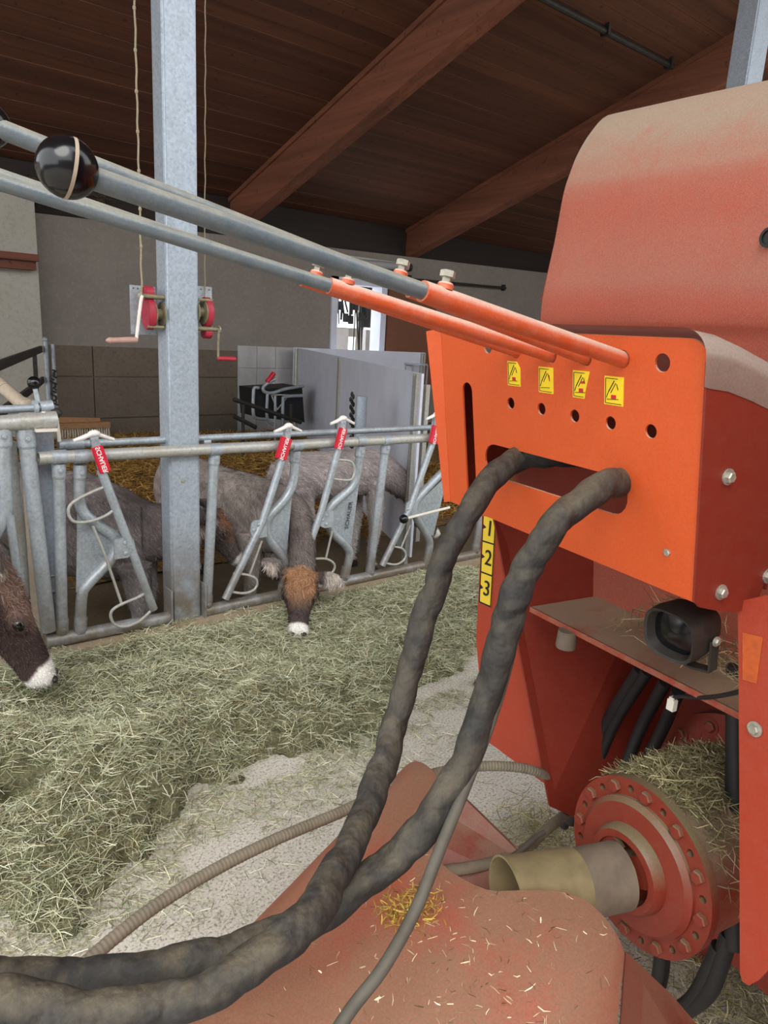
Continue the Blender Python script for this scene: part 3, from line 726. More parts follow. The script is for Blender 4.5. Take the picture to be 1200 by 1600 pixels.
c2 = b + Vector((0, 0, -.45)); tube(bm, [b, b + (b - a) * .06, c2], .033, 16, 4); cyl(bm, c2, Vector((c2.x, c2.y, ZP)), .033, 16)
tag(obj('stall_pipe', bm, 'tan_pipe'), 'dusty tan pipe sloping down behind the tall feed fence', 'pipe')

# dark gate at the left back
gb = ony(64, 540, 9.3); ga = onz(0, 562, gb.z)
t = thing('barred_gate', 'dark flat-bar gate by the pale wall at the left', 'gate', ((ga + gb) / 2).to_tuple()[:2] + (ZP,))
d = (gb - ga); ga2 = ga - d * .25
bm = NB()
for z in (1.16, .80, .42, .05): bar(bm, ga2 + Vector((0, 0, z - 1.2)), gb + Vector((0, 0, z - 1.2)), .03, .075)
c = ga.lerp(gb, .77); box(bm, (c.x - .02, c.y - .01, -.2), (c.x + .02, c.y + .02, 1.18)); obj('bar', bm, 'dark', t, smooth=False)
bm = NB(); c = gb + Vector((.05, 0, 0)); cyl(bm, (c.x, c.y, ZP), (c.x, c.y, 1.28), .03, 12); cyl(bm, (c.x + .08, c.y, ZP), (c.x + .08, c.y, 1.25), .025, 12); sphere(bm, (c.x, c.y, 1.3), .035); obj('hinge_post', bm, 'galv', t)
bm = NB(); 
for i in range(26): cyl(bm, (c.x + .05 + .03 * math.sin(i), c.y - .04, .95 - i * .025), (c.x + .07 + .03 * math.cos(i * 2), c.y - .05, .93 - i * .025), .012, 6)
obj('chain', bm, 'dark', t)

# grey sheet gates, round post and chain
pa, pb, pc = onz(468, 544, 1.30), onz(661, 584, 1.30), ony(664, 549, 9.7)
def sheet_gate(label, a, b, z0, z1, posts):
    t = thing('sheet_gate', label, 'gate', ((a + b) / 2).to_tuple()[:2] + (ZP,)); d = (b - a).normalized(); nrm = d.cross(Vector((0, 0, 1)))
    bm = NB(); bar(bm, Vector((a.x, a.y, (z0 + z1) / 2)), Vector((b.x, b.y, (z0 + z1) / 2)), .02, z1 - z0); obj('sheet', bm, 'grey_panel', t, smooth=False)
    for f in posts:
        c = a.lerp(b, f); bm = NB()
        for o in (-.03, .03): bar(bm, Vector((c.x, c.y, z0 - .1)) + d * o + nrm * .025, Vector((c.x, c.y, z1 - .01)) + d * o + nrm * .025, .03, .03, d)
        obj('stile', bm, 'galv_dusty', t, smooth=False)
    return t
g1 = sheet_gate('large grey sheet gate standing across the straw pen', pa, pb, -.25, 1.3, (.01, .5, .985))
g2 = sheet_gate('grey sheet gate farther back, seen over the larger one', pa + Vector((.05, .25, 0)), pc, -.25, 1.3, (.02, .98))
bm = NB(); q = onz(600, 566, 1.1); q2 = onz(668, 570, 1.1); bar(bm, q, q2, .03, .03)
for i in range(7): c = q.lerp(q2, i / 6); bar(bm, c, c + Vector((0, 0, -1.3)), .02, .02, Vector((1, 0, 0)))
tag(obj('barred_gate', bm, 'galv', smooth=False), 'small galvanised barred gate between the two grey sheet gates', 'gate')
c = ony(565, 620, 4.95); bm = NB(); cyl(bm, (c.x, c.y, ZP), (c.x, c.y, c.z), .05, 24); cyl(bm, (c.x, c.y, c.z), (c.x, c.y, c.z + .006), .053, 24)
tag(obj('round_post', bm, 'galv_post'), 'round galvanised post with a flat cap in front of the grey sheet gate', 'post')
bm = NB()
for i in range(22):
    p = ony(550 + math.sin(i * 2.1) * 2.5, 616 + i * 4, 5.05); sphere(bm, p, .016, 8, 6, (1, .6, 1.5))
tag(obj('hanging_chain', bm, 'dark'), 'dark chain hanging beside the round post', 'chain')
c = ony(660, 640, 4.9); bm = NB()
for o, w in ((-.04, .035), (.03, .05)): box(bm, (c.x + o, c.y, ZP), (c.x + o + w, c.y + .05, 1.16))
tag(obj('steel_upright', bm, 'galv_dusty', smooth=False), 'grimy double steel upright beside the orange machine', 'post')

# barrow by the tiles
Yb = 8.3
t = thing('feed_barrow', 'black tub barrow with bent tube frame and red grip by the white tiles', 'barrow', ony(430, 670, Yb))
bm = NB(); q = [ony(402, 608, Yb), ony(472, 604, Yb), ony(476, 660, Yb), ony(404, 652, Yb)]
hexa(bm, [q[3], q[2], q[2] + Vector((0, .5, 0)), q[3] + Vector((0, .5, 0)), q[0], q[1], q[1] + Vector((0, .5, 0)), q[0] + Vector((0, .5, 0))]); obj('tub', bm, 'rubber', t, smooth=False)
bm = NB()
tube(bm, px_line([(430, 592), (416, 600), (411, 606), (413, 612), (425, 614), (445, 608), (474, 603)], Yb - .06), .022, 10, 4)
tube(bm, px_line([(404, 606), (398, 606), (396, 614), (396, 648), (404, 654), (416, 655)], Yb - .06), .022, 10, 4)
tube(bm, px_line([(418, 614), (417, 650), (424, 662), (430, 662)], Yb - .06), .02, 10, 4)
tube(bm, px_line([(442, 672), (442, 628), (446, 620), (474, 618)], Yb - .08), .022, 10, 4)
tube(bm, px_line([(430, 618), (430, 690)], Yb - .08), .018, 10)
obj('frame', bm, 'galv', t)
bm = NB(); a, b = ony(417, 597, Yb - .06), ony(428, 583, Yb - .06); cyl(bm, a, b, .032, 12); obj('grip', bm, 'tag_red', t)
bm = NB(); tube(bm, px_line([(424, 617), (452, 617), (433, 640), (424, 617)], Yb - .02), .012, 8); obj('emblem', bm, 'pale', t)
bm = NB()
for a, b in (((365, 624), (470, 660)), ((365, 650), (400, 668))): tube(bm, px_line([a, b], 7.9), .028, 10)
for px in (380, 455): tube(bm, [ony(px, 632, 7.9), ony(px, 632, 7.9) + Vector((0, 0, -1.1))], .022, 8)
tag(obj('low_rail', bm, 'dark'), 'dark low rail sloping in front of the black barrow', 'rail')
# broom by the wall
a, b = ony(78, 668, 9.55), ony(171, 668, 9.55)
t = thing('broom_head', 'wide wooden broom head with pale bristles by the back wall', 'broom', ((a + b) / 2))
bm = NB(); box(bm, (a.x, 9.5, a.z - .02), (b.x, 9.6, a.z + .05)); bar(bm, a + Vector((-.05, .08, .09)), b + Vector((-.1, .08, .09)), .05, .07); obj('stock', bm, 'brush_wood', t, smooth=False)
bm = NB()
for i in range(24):
    for j in range(2):
        c = Vector((a.x + .02 + i * (b.x - a.x - .04) / 23, 9.52 + j * .06, a.z - .02)); cyl(bm, c, c + Vector((random.uniform(-.01, .01), -.01, -.16)), .008, 6, r2=.014)
obj('bristles', bm, 'bristle', t)
# nest of old straw at the wall head
r = np.random.default_rng(5); n = 900
c = np.array(ony(100, 300, 9.95)); pos = c + r.normal(0, 1, (n, 3)) * np.array([.22, .10, .07]) ; 
v, f, co = strands(pos, .22, .008, 0.0, [srgb(84, 70, 54), srgb(50, 42, 34), srgb(110, 96, 76)], 3, .9)
nest = raw_mesh('bird_nest', v, f, co, 'strand'); tag(nest, 'ragged dark nest of straw on top of the back wall', 'nest', kind='stuff')

# ------------------------------------------------------------------ the orange feed mixer
mx = thing('feed_mixer', 'large orange-red feed mixer with hopper, control box and levers on the right', 'farm machine', mnz(.1, -.6, ZF))
Z = Vector((0, 0, 1))

# hopper: a sheet curling over at the top, straight side below
edge_px = [(845, 560), (845, 497), (849, 460), (858, 418), (868, 370), (880, 305), (889, 275), (903, 240), (923, 207), (950, 180)]
prof = []
for q in edge_px:
    w = onM(*q, .83) - O0; prof.append((w.dot(NH), w.z))
n_last, z_last = prof[-1]
prof += [(n_last - .10, z_last + .022), (n_last - .22, z_last + .028), (n_last - .5, z_last - .02), (n_last - .9, z_last - .10)]
prof = [(prof[0][0], .95)] + prof
bm = NB(); rows = []
for m, dz in ((.83, 0), (.6, -.012), (.3, -.03), (0, -.05), (-.4, -.075), (-.8, -.1)):
    pts = catmull([mnz(m, a, z + dz * max(0, (z - 1.6) / .5)) for a, z in prof], 4); rows.append(pts)
grid_surf(bm, rows, .006)
obj('hopper', bm, 'red_hopper', mx, auto=50)
bm = NB()                                           # end wall of the hopper
poly = catmull([mnz(.815, a - .004, z) for a, z in prof], 4) + [mnz(.815, n_last - .9, .95)]
plate(bm, poly, M, .008); obj('hopper_end', bm, 'red', mx, smooth=False)
bm = NB(); c1, c2 = onM(886, 314, .833), onM(849, 470, .833); bar(bm, c1, c2, .006, .014, M); obj('edge_strip', bm, 'red', mx, smooth=False)
bm = NB(); c = onN(1203, 371, -.405); lathe(bm, c + NH * .004, NH, [(-.004, .018), (0.001, .018), (0.001, .013), (-.003, .013)], 24); obj('dark_hole_disc', bm, 'rubber', mx)  # dark disc standing in for a black hole in the hopper

# ---- control box
box_part_root = None
def uv(px, py):
    q = onpan(px, py) - P0; return q.dot(M), q.dot(V)
outer = [(-.003, .200), (-.003, -.150)] + [(.030 - .033 * math.cos(a), -.152 - .033 * math.sin(a)) for a in np.linspace(.1, PI / 2, 7)] + [(.645, -.185), (.645, .196)]
outer = [pan(u, v) for u, v in outer]
holes = []
def hole(u, v, r, n=22): holes.append([pan(u + r * math.cos(2 * PI * i / n), v + r * math.sin(2 * PI * i / n)) for i in range(n)])
def stadium(u0, u1, v0, v1, r, n=10):
    if u1 - u0 > v1 - v0: 
        vm = (v0 + v1) / 2; a = [(u1 - r + r * math.cos(t), vm + r * math.sin(t)) for t in np.linspace(-PI / 2, PI / 2, n)] + [(u0 + r + r * math.cos(t), vm + r * math.sin(t)) for t in np.linspace(PI / 2, 3 * PI / 2, n)]
    else:
        um = (u0 + u1) / 2; a = [(um + r * math.cos(t), v1 - r + r * math.sin(t)) for t in np.linspace(0, PI, n)] + [(um + r * math.cos(t), v0 + r + r * math.sin(t)) for t in np.linspace(PI, 2 * PI, n)]
    holes.append([pan(u, v) for u, v in a])
for q in ((798, 630), (846, 639), (898, 650), (954, 661), (1017, 674)): hole(*uv(*q), .0108)
for q in ((762, 541), (806, 548), (861, 555), (915, 559), (973, 561), (1035, 567)):
    hole(*uv(*q), .0135)
stadium(*(uv(982, 0)[0], 0), 0, 0, 0) if False else None
stadium(.131, .508, .036, .102, .033)
stadium(.543, .577, -.080, .172, .017)
bm = NB(); plate(bm, outer, N, .004, holes)
cb = obj('control_box', bm, 'orange', mx, smooth=False)
bm = NB()                                           # folded end of the panel
plate(bm, [pan(.645, -.185, .0005), pan(.645, .196, .0005), pan(.660, .199, .008), pan(.678, -.180, .016)], (N - M * .3), .004)
obj('panel_flange', bm, 'orange', cb, smooth=False)
bm = NB(); rows = []
prof2 = [(.70, -.197), (.35, -.197), (.05, -.197)] + [(.033 - .038 * math.sin(a), -.160 - .037 * math.cos(a)) for a in np.linspace(0.1, PI / 2, 9)] + [(-.005, -.12)]
for n_, dv in ((.010, -.004), (0, 0), (-.04, .010), (-.09, .030), (-.16, .062), (-.26, .11)):
    rows.append([pan(u, v + dv, n_) for u, v in prof2])
grid_surf(bm, rows, .003); obj('box_cover', bm, 'box_cover', cb, auto=50)
bm = NB()
def onside(x, y, off=0): return onplane(x, y, P0 - M * (.004 + off), M)
sp = [(1106, 566), (1102, 640), (1094, 780), (1085, 940), (1093, 949), (1118, 954), (1150, 957), (1170, 950), (1186, 934), (1196, 905), (1222, 850), (1330, 800), (1330, 700), (1200, 612), (1150, 580)]
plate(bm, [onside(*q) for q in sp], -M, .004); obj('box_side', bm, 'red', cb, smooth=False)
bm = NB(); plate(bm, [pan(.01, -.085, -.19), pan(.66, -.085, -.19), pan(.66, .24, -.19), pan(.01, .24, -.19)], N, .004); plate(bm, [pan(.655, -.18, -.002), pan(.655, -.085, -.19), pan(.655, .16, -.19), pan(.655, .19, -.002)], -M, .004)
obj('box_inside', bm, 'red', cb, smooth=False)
for q in ((1137, 745), (1126, 925), (1199, 900)):
    bm = NB(); hexbolt(bm, onside(*q), -M, .0085, .009); obj('bolt', bm, 'zinc', cb, smooth=False)
bm = NB(); hexbolt(bm, onpan(1043, 863), N, .006, .004, False); obj('bolt', bm, 'zinc', cb, smooth=False)
# pictogram stickers
for k, q in enumerate(((803, 584), (853, 594), (908, 601), (959, 611))):
    c = onpan(*q, .0006); a, b = -M, -V; w, h = .0185 + .0004 * k, .0225
    bm = NB(); cut = (.7, .95, .4, .93)[k]
    outl = [c - a * w - b * h, c + a * w * (1 if k != 2 else .55) - b * h, c + a * w + b * h * (cut if k != 0 else -1), c + a * w * (.55 if k == 0 else 1) + b * h, c - a * w + b * h]
    if k == 0: outl = [c - a * w - b * h, c + a * w - b * h, c + a * w + b * h * .5, c + a * w * .5 + b * h, c - a * w + b * h]
    elif k == 2: outl = [c - a * w - b * h, c + a * w * .4 - b * h, c + a * w * .55 - b * h * .3, c + a * w + b * h, c - a * w + b * h]
    else: outl = [c - a * w - b * h, c + a * w - b * h, c + a * w + b * h, c - a * w + b * h]
    plate(bm, outl, N, .0005)
    e = c + N * .0004
    def ln(x0, y0, x1, y1, wd=.0009, mi=1): bar(bm, e + a * w * x0 + b * h * y0, e + a * w * x1 + b * h * y1, wd, .0006, N, mi)
    for s in (((-.85, -.88), (.3 if k == 2 else .8, -.88)), ((-.85, -.88), (-.85, .85)), ((-.85, .85), (.4, .85))): ln(*s[0], *s[1])
    ln(-.55, -.1, .05, .7, .0014); ln(-.3, -.15, .2, .55, .001); ln(-.55, -.1, -.75, -.5, .001); ln(.3, .5, .45, .1, .001); ln(-.7, -.62, .5, -.55, .0009)
    if k != 1: ln(-.25, -.42, .25, -.40, .006, 2)
    else: ln(.45, .4, .5, -.05, .0016, 2)
    if k == 2: ln(.0, .15, .35, .2, .004, 2)
    obj('pictogram_sticker', bm, ['yellow', 'ink', 'ink_red'], cb, smooth=False)

# control levers: orange sockets through the panel, steel rods clamped in them
def lever(pa, pm, pz, r_o, r_s, screws, knob):
    """pa panel end, pm socket mouth, pz far end: (x, y, depth)"""
    A, B = P(*pa), P(*pz); d = (B - A).normalized()
    best = min((abs(proj(A + d * s)[0] - pm[0]), s) for s in np.linspace(0, (B - A).length, 800))[1]
    Mq = A + d * best
    bm = NB(); pipe(bm, A - d * .06, Mq, r_o, r_o * .8, 20); cyl(bm, A - d * .05, A - d * .04, r_o * .8, 16)
    sk = obj('control_lever', bm, 'orange_dusty', mx)
    bm = NB(); cyl(bm, Mq - d * .05, B, r_s, 20); obj('steel_rod', bm, 'steel_dusty', sk)
    for px in screws:
        s = min((abs(proj(A + d * q)[0] - px), q) for q in np.linspace(0, (B - A).length, 800))[1]
        c = A + d * s; up = (Z - d * d.z).normalized(); bm = NB()
        lathe(bm, c + up * r_o * .8, up, [(0, .010), (.006, .010), (.008, .0085)], 14); nut_end = c + up * (r_o * .8 + .007)
        bm2 = NB(); lathe(bm2, nut_end, up, [(0, .0055), (.007, .0055), (.0075, .0095), (.0145, .0095), (.0155, .007)], 6)
        obj('socket_boss', bm, 'orange_dusty', sk); obj('set_screw', bm2, 'zinc', sk, smooth=False)
    if knob:
        bm = NB(); c = P(*knob[:3]); sphere(bm, c, knob[3], 32, 20); obj('ball_knob', bm, 'black_gloss', sk)
        s, u_ = frame(d)[1:]; bm = NB(); lathe(bm, c - d * .0028, d, [(0, knob[3] * 1.003), (.003, knob[3] * 1.003)], 40, cap0=False, cap1=False); obj('seam_band', bm, 'tan_pipe', sk)
MAT['steel_dusty'] = m_paint('dusty_steel_rod', srgb(92, 104, 112), srgb(182, 176, 158), base_dust=0.15, up0=0.15, up1=1.0, rough=0.32, amount=0.8)
lever((973, 562, 1.08), (660, 458), (100, 263, .585), .0125, .0098, (692,), (105, 262, .585, .0245))
lever((915, 558, 1.15), (640, 450), (-60, 178, .70), .0125, .0098, (622,), (-20, 195, .72, .022))
lever((861, 555, 1.22), (514, 455), (-80, 260, .80), .0120, .0098, (541,), (-80, 260, .80, .023))
lever((808, 548, 1.29), (472, 432), (-110, 239, .85), .0120, .0098, (491,), (-110, 239, .85, .023))

# ---- plates below the box
bm = NB(); plate(bm, [onN(*q, -.3) for q in ((752, 780), (753, 815), (744, 1000), (757, 1155), (850, 1224), (852, 1232), (843, 1185), (806, 1000), (768, 800))], NH, .006)
sp_ = obj('side_plate', bm, 'red_bright', mx, smooth=False) if 'red_bright' in MAT else None
if sp_ is None:
    MAT['red_bright'] = m_paint('shaded_orange_red_paint', srgb(164, 56, 32), srgb(190, 160, 135), base_dust=0.05, up0=.3, up1=1)  # paint toned down to hold the shade low on the machine
    sp_ = obj('side_plate', bm, 'red_bright', mx, smooth=False)
# number scale
sc_px = [(755, 806), (775, 811), (767, 948), (749, 940)]
bm = NB(); q = [onN(*p, -.298) for p in sc_px]; plate(bm, q, NH, .001)
def sl(f, g): return q[0].lerp(q[3], f).lerp(q[1].lerp(q[2], f), g) + NH * .0008
rows_f = (.285, .645)
for f in rows_f: bar(bm, sl(f, 0), sl(f, 1), .004, .001, NH, 1)
for g in (0.02, .98): bar(bm, sl(0, g), sl(1, g), .003, .001, NH, 1)
bar(bm, sl(1, 0), sl(1, 1), .004, .001, NH, 1)
for f in (.12, .46, .82):
    plate(bm, [sl(f - .03, .02), sl(f, .3), sl(f + .03, .02)], NH, .0006, mi=1)
scale_o = obj('depth_scale', bm, ['scale_yellow', 'ink'], sp_, smooth=False)
for s, f in (('1', .13), ('2', .465), ('3', .82)):
    text_mesh('digit', s, .062, (sl(f, 1) - sl(f, 0)), Z, sl(f, .60) + NH * .001, 'ink', sp_, xs=1.05)

eT, eB = onN(770, 800, -.16), onN(859, 1260, -.30)
bT, bB = mnz(.50, -.66, 1.25), mnz(.42, -.66, .25)
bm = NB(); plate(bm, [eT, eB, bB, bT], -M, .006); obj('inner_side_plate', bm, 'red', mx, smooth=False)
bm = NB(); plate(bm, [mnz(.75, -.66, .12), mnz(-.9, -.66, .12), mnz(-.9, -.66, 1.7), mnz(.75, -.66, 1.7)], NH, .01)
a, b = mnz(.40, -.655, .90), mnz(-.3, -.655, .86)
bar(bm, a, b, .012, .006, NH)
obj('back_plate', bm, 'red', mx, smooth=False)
# shelf
zs = 1.0
s0, s1 = onz(829, 948, zs), onz(1155, 1113, zs); ds = (s1 - s0).normalized(); s1 = s1 + ds * .35
bk = Vector((0, 0, 1)).cross(ds); bk = bk if bk.dot(NH) < 0 else -bk
b0 = onz(897, 941, zs); b0 = s0 + ds * max(.02, (b0 - s0).dot(ds)) + bk * .30
bm = NB(); plate(bm, [s0, s1, s1 + bk * .34, s0 + ds * .02 + bk * .34], Z, .005); 
bar(bm, s0 + Vector((0, 0, -.006)), s1 + Vector((0, 0, -.006)), .004, .012)
sh = obj('shelf', bm, 'shelf_dust', mx, smooth=False)
bm = NB(); c = onz(887, 985, zs - .008); lathe(bm, c, (0, 0, -1), [(0, .020), (.035, .022), (.040, .021)], 20); obj('rubber_buffer', bm, 'tube_grey', mx)
# work lamp
lc = P(1052, 990, 1.19); toward = (EYE - lc); toward.z = 0; toward.normalize()
lf = (toward * .80 + M * .45 + Vector((0, 0, -.10))).normalized(); lf, lsx, lup = frame(lf)
bm = NB(); rows = []
def oval(c, w, h, n=28, p=3.0):
    o = []
    for i in range(n):
        a = 2 * PI * i / n; ca, sa = math.cos(a), math.sin(a)
        o.append(c + lsx * (w * math.copysign(abs(ca) ** (2 / p), ca)) + lup * (h * math.copysign(abs(sa) ** (2 / p), sa)))
    return o
skin_rings(bm, [oval(lc + lf * .0, .040, .034), oval(lc + lf * .004, .045, .040), oval(lc + lf * .012, .048, .043), oval(lc - lf * .012 + lf * .002, .050, .045), oval(lc - lf * .05, .046, .042), oval(lc - lf * .075, .034, .030), oval(lc - lf * .085, .015, .013)][::1] if False else
           [oval(lc - lf * .004, .039, .034), oval(lc + lf * .012, .044, .039), oval(lc + lf * .014, .049, .044), oval(lc - lf * .010, .051, .046), oval(lc - lf * .05, .047, .042), oval(lc - lf * .075, .036, .032), oval(lc - lf * .085, .015, .013)], False, True)
wl = obj('work_lamp', bm, 'black_plastic', mx)
bm = NB(); vs = skin_rings(bm, [oval(lc - lf * .003, .039, .034, p=2.6), oval(lc + lf * .000, .030, .026, p=2.4), oval(lc + lf * .005, .014, .012, p=2.2), oval(lc + lf * .006, .003, .003, p=2)], True, True); obj('lens', bm, 'lens_glass' if 'lens_glass' in MAT else 'black_gloss', wl)
bm = NB(); br = [lc + lsx * s_ * .056 - lf * .03 + lup * h_ for s_, h_ in ((-1, .0), (-1, -.055), (-.4, -.062), (.4, -.062), (1, -.055), (1, .0))]
for a, b in zip(br, br[1:]): bar(bm, a, b, .02, .004, lsx if abs((b - a).normalized().dot(lsx)) < .5 else lup)
obj('bracket', bm, 'dark', wl, smooth=False)
for s_ in (-1, 1):
    bm = NB(); hexbolt(bm, lc + lsx * s_ * .058 - lf * .03, lsx * s_, .006, .006); obj('bolt', bm, 'zinc', wl, smooth=False)
# connector plug on its cable
bm = NB(); cN = onN(1050, 1101, -.24); obox(bm, cN, -M, NH, Z, .015, .012, .022); obox(bm, cN + Z * .012, -M, NH, Z, .010, .010, .008); obj('connector_plug', bm, 'pale', mx, smooth=False)
bm = NB(); tube(bm, [cN + Z * .012, onN(1062, 1088, -.24), onN(1100, 1090, -.22), onN(1150, 1082, -.18), onN(1210, 1062, -.17)], .004, 8, 5); obj('lamp_cable', bm, 'rubber', mx)
# fixed black hoses inside
for a, b, c, d in (((1000, 1045), (945, 1135), (915, 1220), (880, 1290)), ((1012, 1048), (960, 1130), (930, 1200), (890, 1285)), ((1040, 1065), (1005, 1130), (980, 1190), (960, 1240)), ((1060, 1080), (1035, 1140), (1010, 1190), (985, 1250))):
    bm = NB(); tube(bm, [onN(*a, -.40), onN(*b, -.46), onN(*c, -.46), onN(*d, -.44)], .0145, 12, 6); obj('hydraulic_hose', bm, 'rubber', mx)
for a in (((1150, 1040), (1148, 1250), (1146, 1480)), ((1140, 1460), (1110, 1545), (1070, 1580)), ((1125, 1480), (1085, 1560), (1040, 1590)), ((1035, 1490), (1030, 1530), (1010, 1600))):
    bm = NB(); tube(bm, [onN(*q, -.36) for q in a], .018, 12, 6); obj('hydraulic_hose', bm, 'rubber', mx)
# right upright plate
bm = NB(); rp = [(1153, 940), (1155, 1200), (1156, 1520), (1160, 1534), (1170, 1540), (1185, 1532), (1208, 1508), (1330, 1400), (1330, 900)]
plate(bm, [onN(*q, -.15) for q in rp], NH, .008)
rpo = obj('corner_plate', bm, 'red_bright', mx, smooth=False)
bm = NB(); hexbolt(bm, onN(1180, 1139, -.149), NH, .0085, .008); obj('bolt', bm, 'zinc', rpo, smooth=False)
bm = NB(); plate(bm, [onN(*q, -.1485) for q in ((1160, 988), (1192, 996), (1182, 1068), (1160, 1062))], NH, .001); obj('warning_sticker', bm, m_plain('faded_orange_sticker', srgb(196, 88, 34), .6, var=.3, scale=80), rpo, smooth=False)

# ---- hub, drum, drive shaft
hc = mnz(.145, -.20, .598)
def ring_hole_pts(c, r, n, ph): return [c + (M * math.cos(ph + 2 * PI * i / n) + Z * math.sin(ph + 2 * PI * i / n)) * r for i in range(n)]
bm = NB(); lathe(bm, hc, -NH, [(.018, .15), (.020, .160), (.30, .163), (.33, .163)], 64, cap0=False); obj('drum', bm, 'hub_dusty' if 'hub_dusty' in MAT else 'shelf_dust', mx)
bm = NB(); lathe(bm, hc - NH * .31, -NH, [(0, .165), (0, .235), (.03, .235), (.03, .165)], 64, cap0=False, cap1=False)
for p in ring_hole_pts(hc - NH * .31, .205, 14, .2): hexbolt(bm, p, NH, .013, .011)
obj('rear_flange', bm, 'hub', mx)
bm = NB(); outer = circle3(hc, M, Z, .172, 72)
hl = [circle3(p, M, Z, .0075, 12) for p in ring_hole_pts(hc, .153, 12, .26)]
plate(bm, outer, NH, .02, hl)
fl = obj('front_flange', bm, 'hub', mx, smooth=False)
for p in ring_hole_pts(hc, .153, 12, 0.0):
    bm = NB(); hexbolt(bm, p, NH, .0135, .010, False); obj('bolt', bm, 'hub', fl, smooth=False)
bm = NB(); lathe(bm, hc, NH, [(-.004, .137), (.006, .136), (.010, .131), (.016, .126), (.018, .085), (.024, .082), (.030, .084)], 64, cap0=False, cap1=False)
lathe(bm, hc, NH, [(.018, .088), (.032, .086), (.042, .080), (.042, .066), (.012, .062)], 48, cap0=False, cap1=True)
for a0 in (0.5, 2.6, 4.7):                    # ribs of the coupling
    d = M * math.cos(a0) + Z * math.sin(a0); bar(bm, hc + d * .03 + NH * .03, hc + d * .068 + NH * .03, .06, .012, NH)
obj('hub_cap', bm, 'hub', mx)
bm = NB(); lathe(bm, hc, NH, [(.005, .034), (.05, .036), (.07, .05)], 28); obj('shaft_yoke', bm, 'hub', mx)
ga_ = hc + NH * .085 + M * (-.002) + Z * (-.02)
bm = NB(); SA = (NH + M * .22 + Z * .0).normalized(); pipe(bm, hc + NH * .045 + Z * -.008, hc + NH * .04 + SA * .17 + Z * -.012, .064, .059, 36); obj('shaft_guard', bm, 'tube_grey', mx)
bm = NB(); d = SA; s_, u_ = frame(d)[1:]; 
g0 = hc + NH * .04 + SA * .10 + Z * -.010; g1 = hc + NH * .04 + SA * .25 + Z * -.014
vs = skin_rings(bm, [ringpts(g0, s_, u_, .0655, .0655, 36), ringpts(g0 + (g1 - g0) * .15, s_, u_, .068, .068, 36), ringpts(g1 - d * .012, s_, u_, .073, .073, 36), ringpts(g1, s_, u_, .076, .076, 36), ringpts(g1, s_, u_, .072, .072, 36), ringpts(g0, s_, u_, .062, .062, 36)], False, False)
obj('guard_cone', bm, 'olive', mx)

# ---- drawbar cover: humped sheet with a cut-out for the shaft
E_px = [(600, 1262, 0.45), (612, 1225, 0.53), (630, 1200, 0.59), (650, 1189, 0.635), (672, 1200, 0.645), (684, 1222, 0.635), (676, 1265, 0.625), (668, 1308, 0.607), (680, 1335, 0.602), (705, 1362, 0.611), (760, 1390, 0.64), (810, 1391, 0.65), (860, 1391, 0.658), (905, 1402, 0.658), (940, 1428, 0.65), (965, 1462, 0.635), (976, 1490, 0.615)]
F_px = [(120, 1720, 0.39), (150, 1690, 0.46), (185, 1665, 0.52), (225, 1650, 0.565), (290, 1640, 0.59), (340, 1640, 0.595), (390, 1645, 0.59), (440, 1650, 0.578), (480, 1655, 0.57), (530, 1660, 0.568), (600, 1670, 0.575), (660, 1680, 0.583), (720, 1690, 0.59), (790, 1695, 0.59), (860, 1695, 0.585), (915, 1690, 0.57), (955, 1685, 0.55)]
bm = NB(); E3 = catmull([onz(*q) for q in E_px], 3); F3 = catmull([onz(*q) for q in F_px], 3); rows = []
for i in range(25):
    t_ = i / 24 * 1.25; rows.append([e.lerp(f, t_) + Z * (0.015 * math.sin(PI * min(1, t_)) * math.exp(-((j / len(E3)) - .8) ** 2 * 20)) for j, (e, f) in enumerate(zip(E3, F3))])
grid_surf(bm, rows, .005); obj('drawbar_cover', bm, 'red_cover', mx, auto=60)
bm = NB(); plate(bm, [onz(978, 1487, .52), onz(1050, 1555, .43), onz(1110, 1625, .36), onz(1130, 1740, .32), onz(960, 1740, .42)], (Z - M * .6 + NH * .2), .006); obj('cover_wing', bm, 'red', mx, smooth=False)
bm = NB(); plate(bm, [onz(690, 1215, .60), onz(726, 1246, .56), onz(800, 1318, .50), onz(858, 1352, .47), onz(900, 1420, .42), onz(700, 1420, .42), onz(665, 1310, .52)], (NH + Z * .6 - M * .3), .006); obj('drawbar_gusset', bm, 'red', mx, smooth=False)
# lower frame so that the machine stands on the floor
bm = NB(); a, b = mnz(.55, -.72, ZF), mnz(.75, -1.1, .35)
for m_ in (.35, -.5): obox(bm, mnz(m_, -.95, .12), M, NH, Z, .12, .3, .44)
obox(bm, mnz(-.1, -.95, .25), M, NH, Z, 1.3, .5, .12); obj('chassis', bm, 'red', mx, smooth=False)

bm = NB(); obox(bm, mnz(-1.62, -.45, 1.6), M, NH, Z, 1.2, 1.5, 3.4); bmesh.ops.bevel(bm, geom=bm.edges[:], offset=.05, segments=2, affect='EDGES'); obj('shade_block', bm, 'red', mx)  # unseen block added to shade the near side of the control box

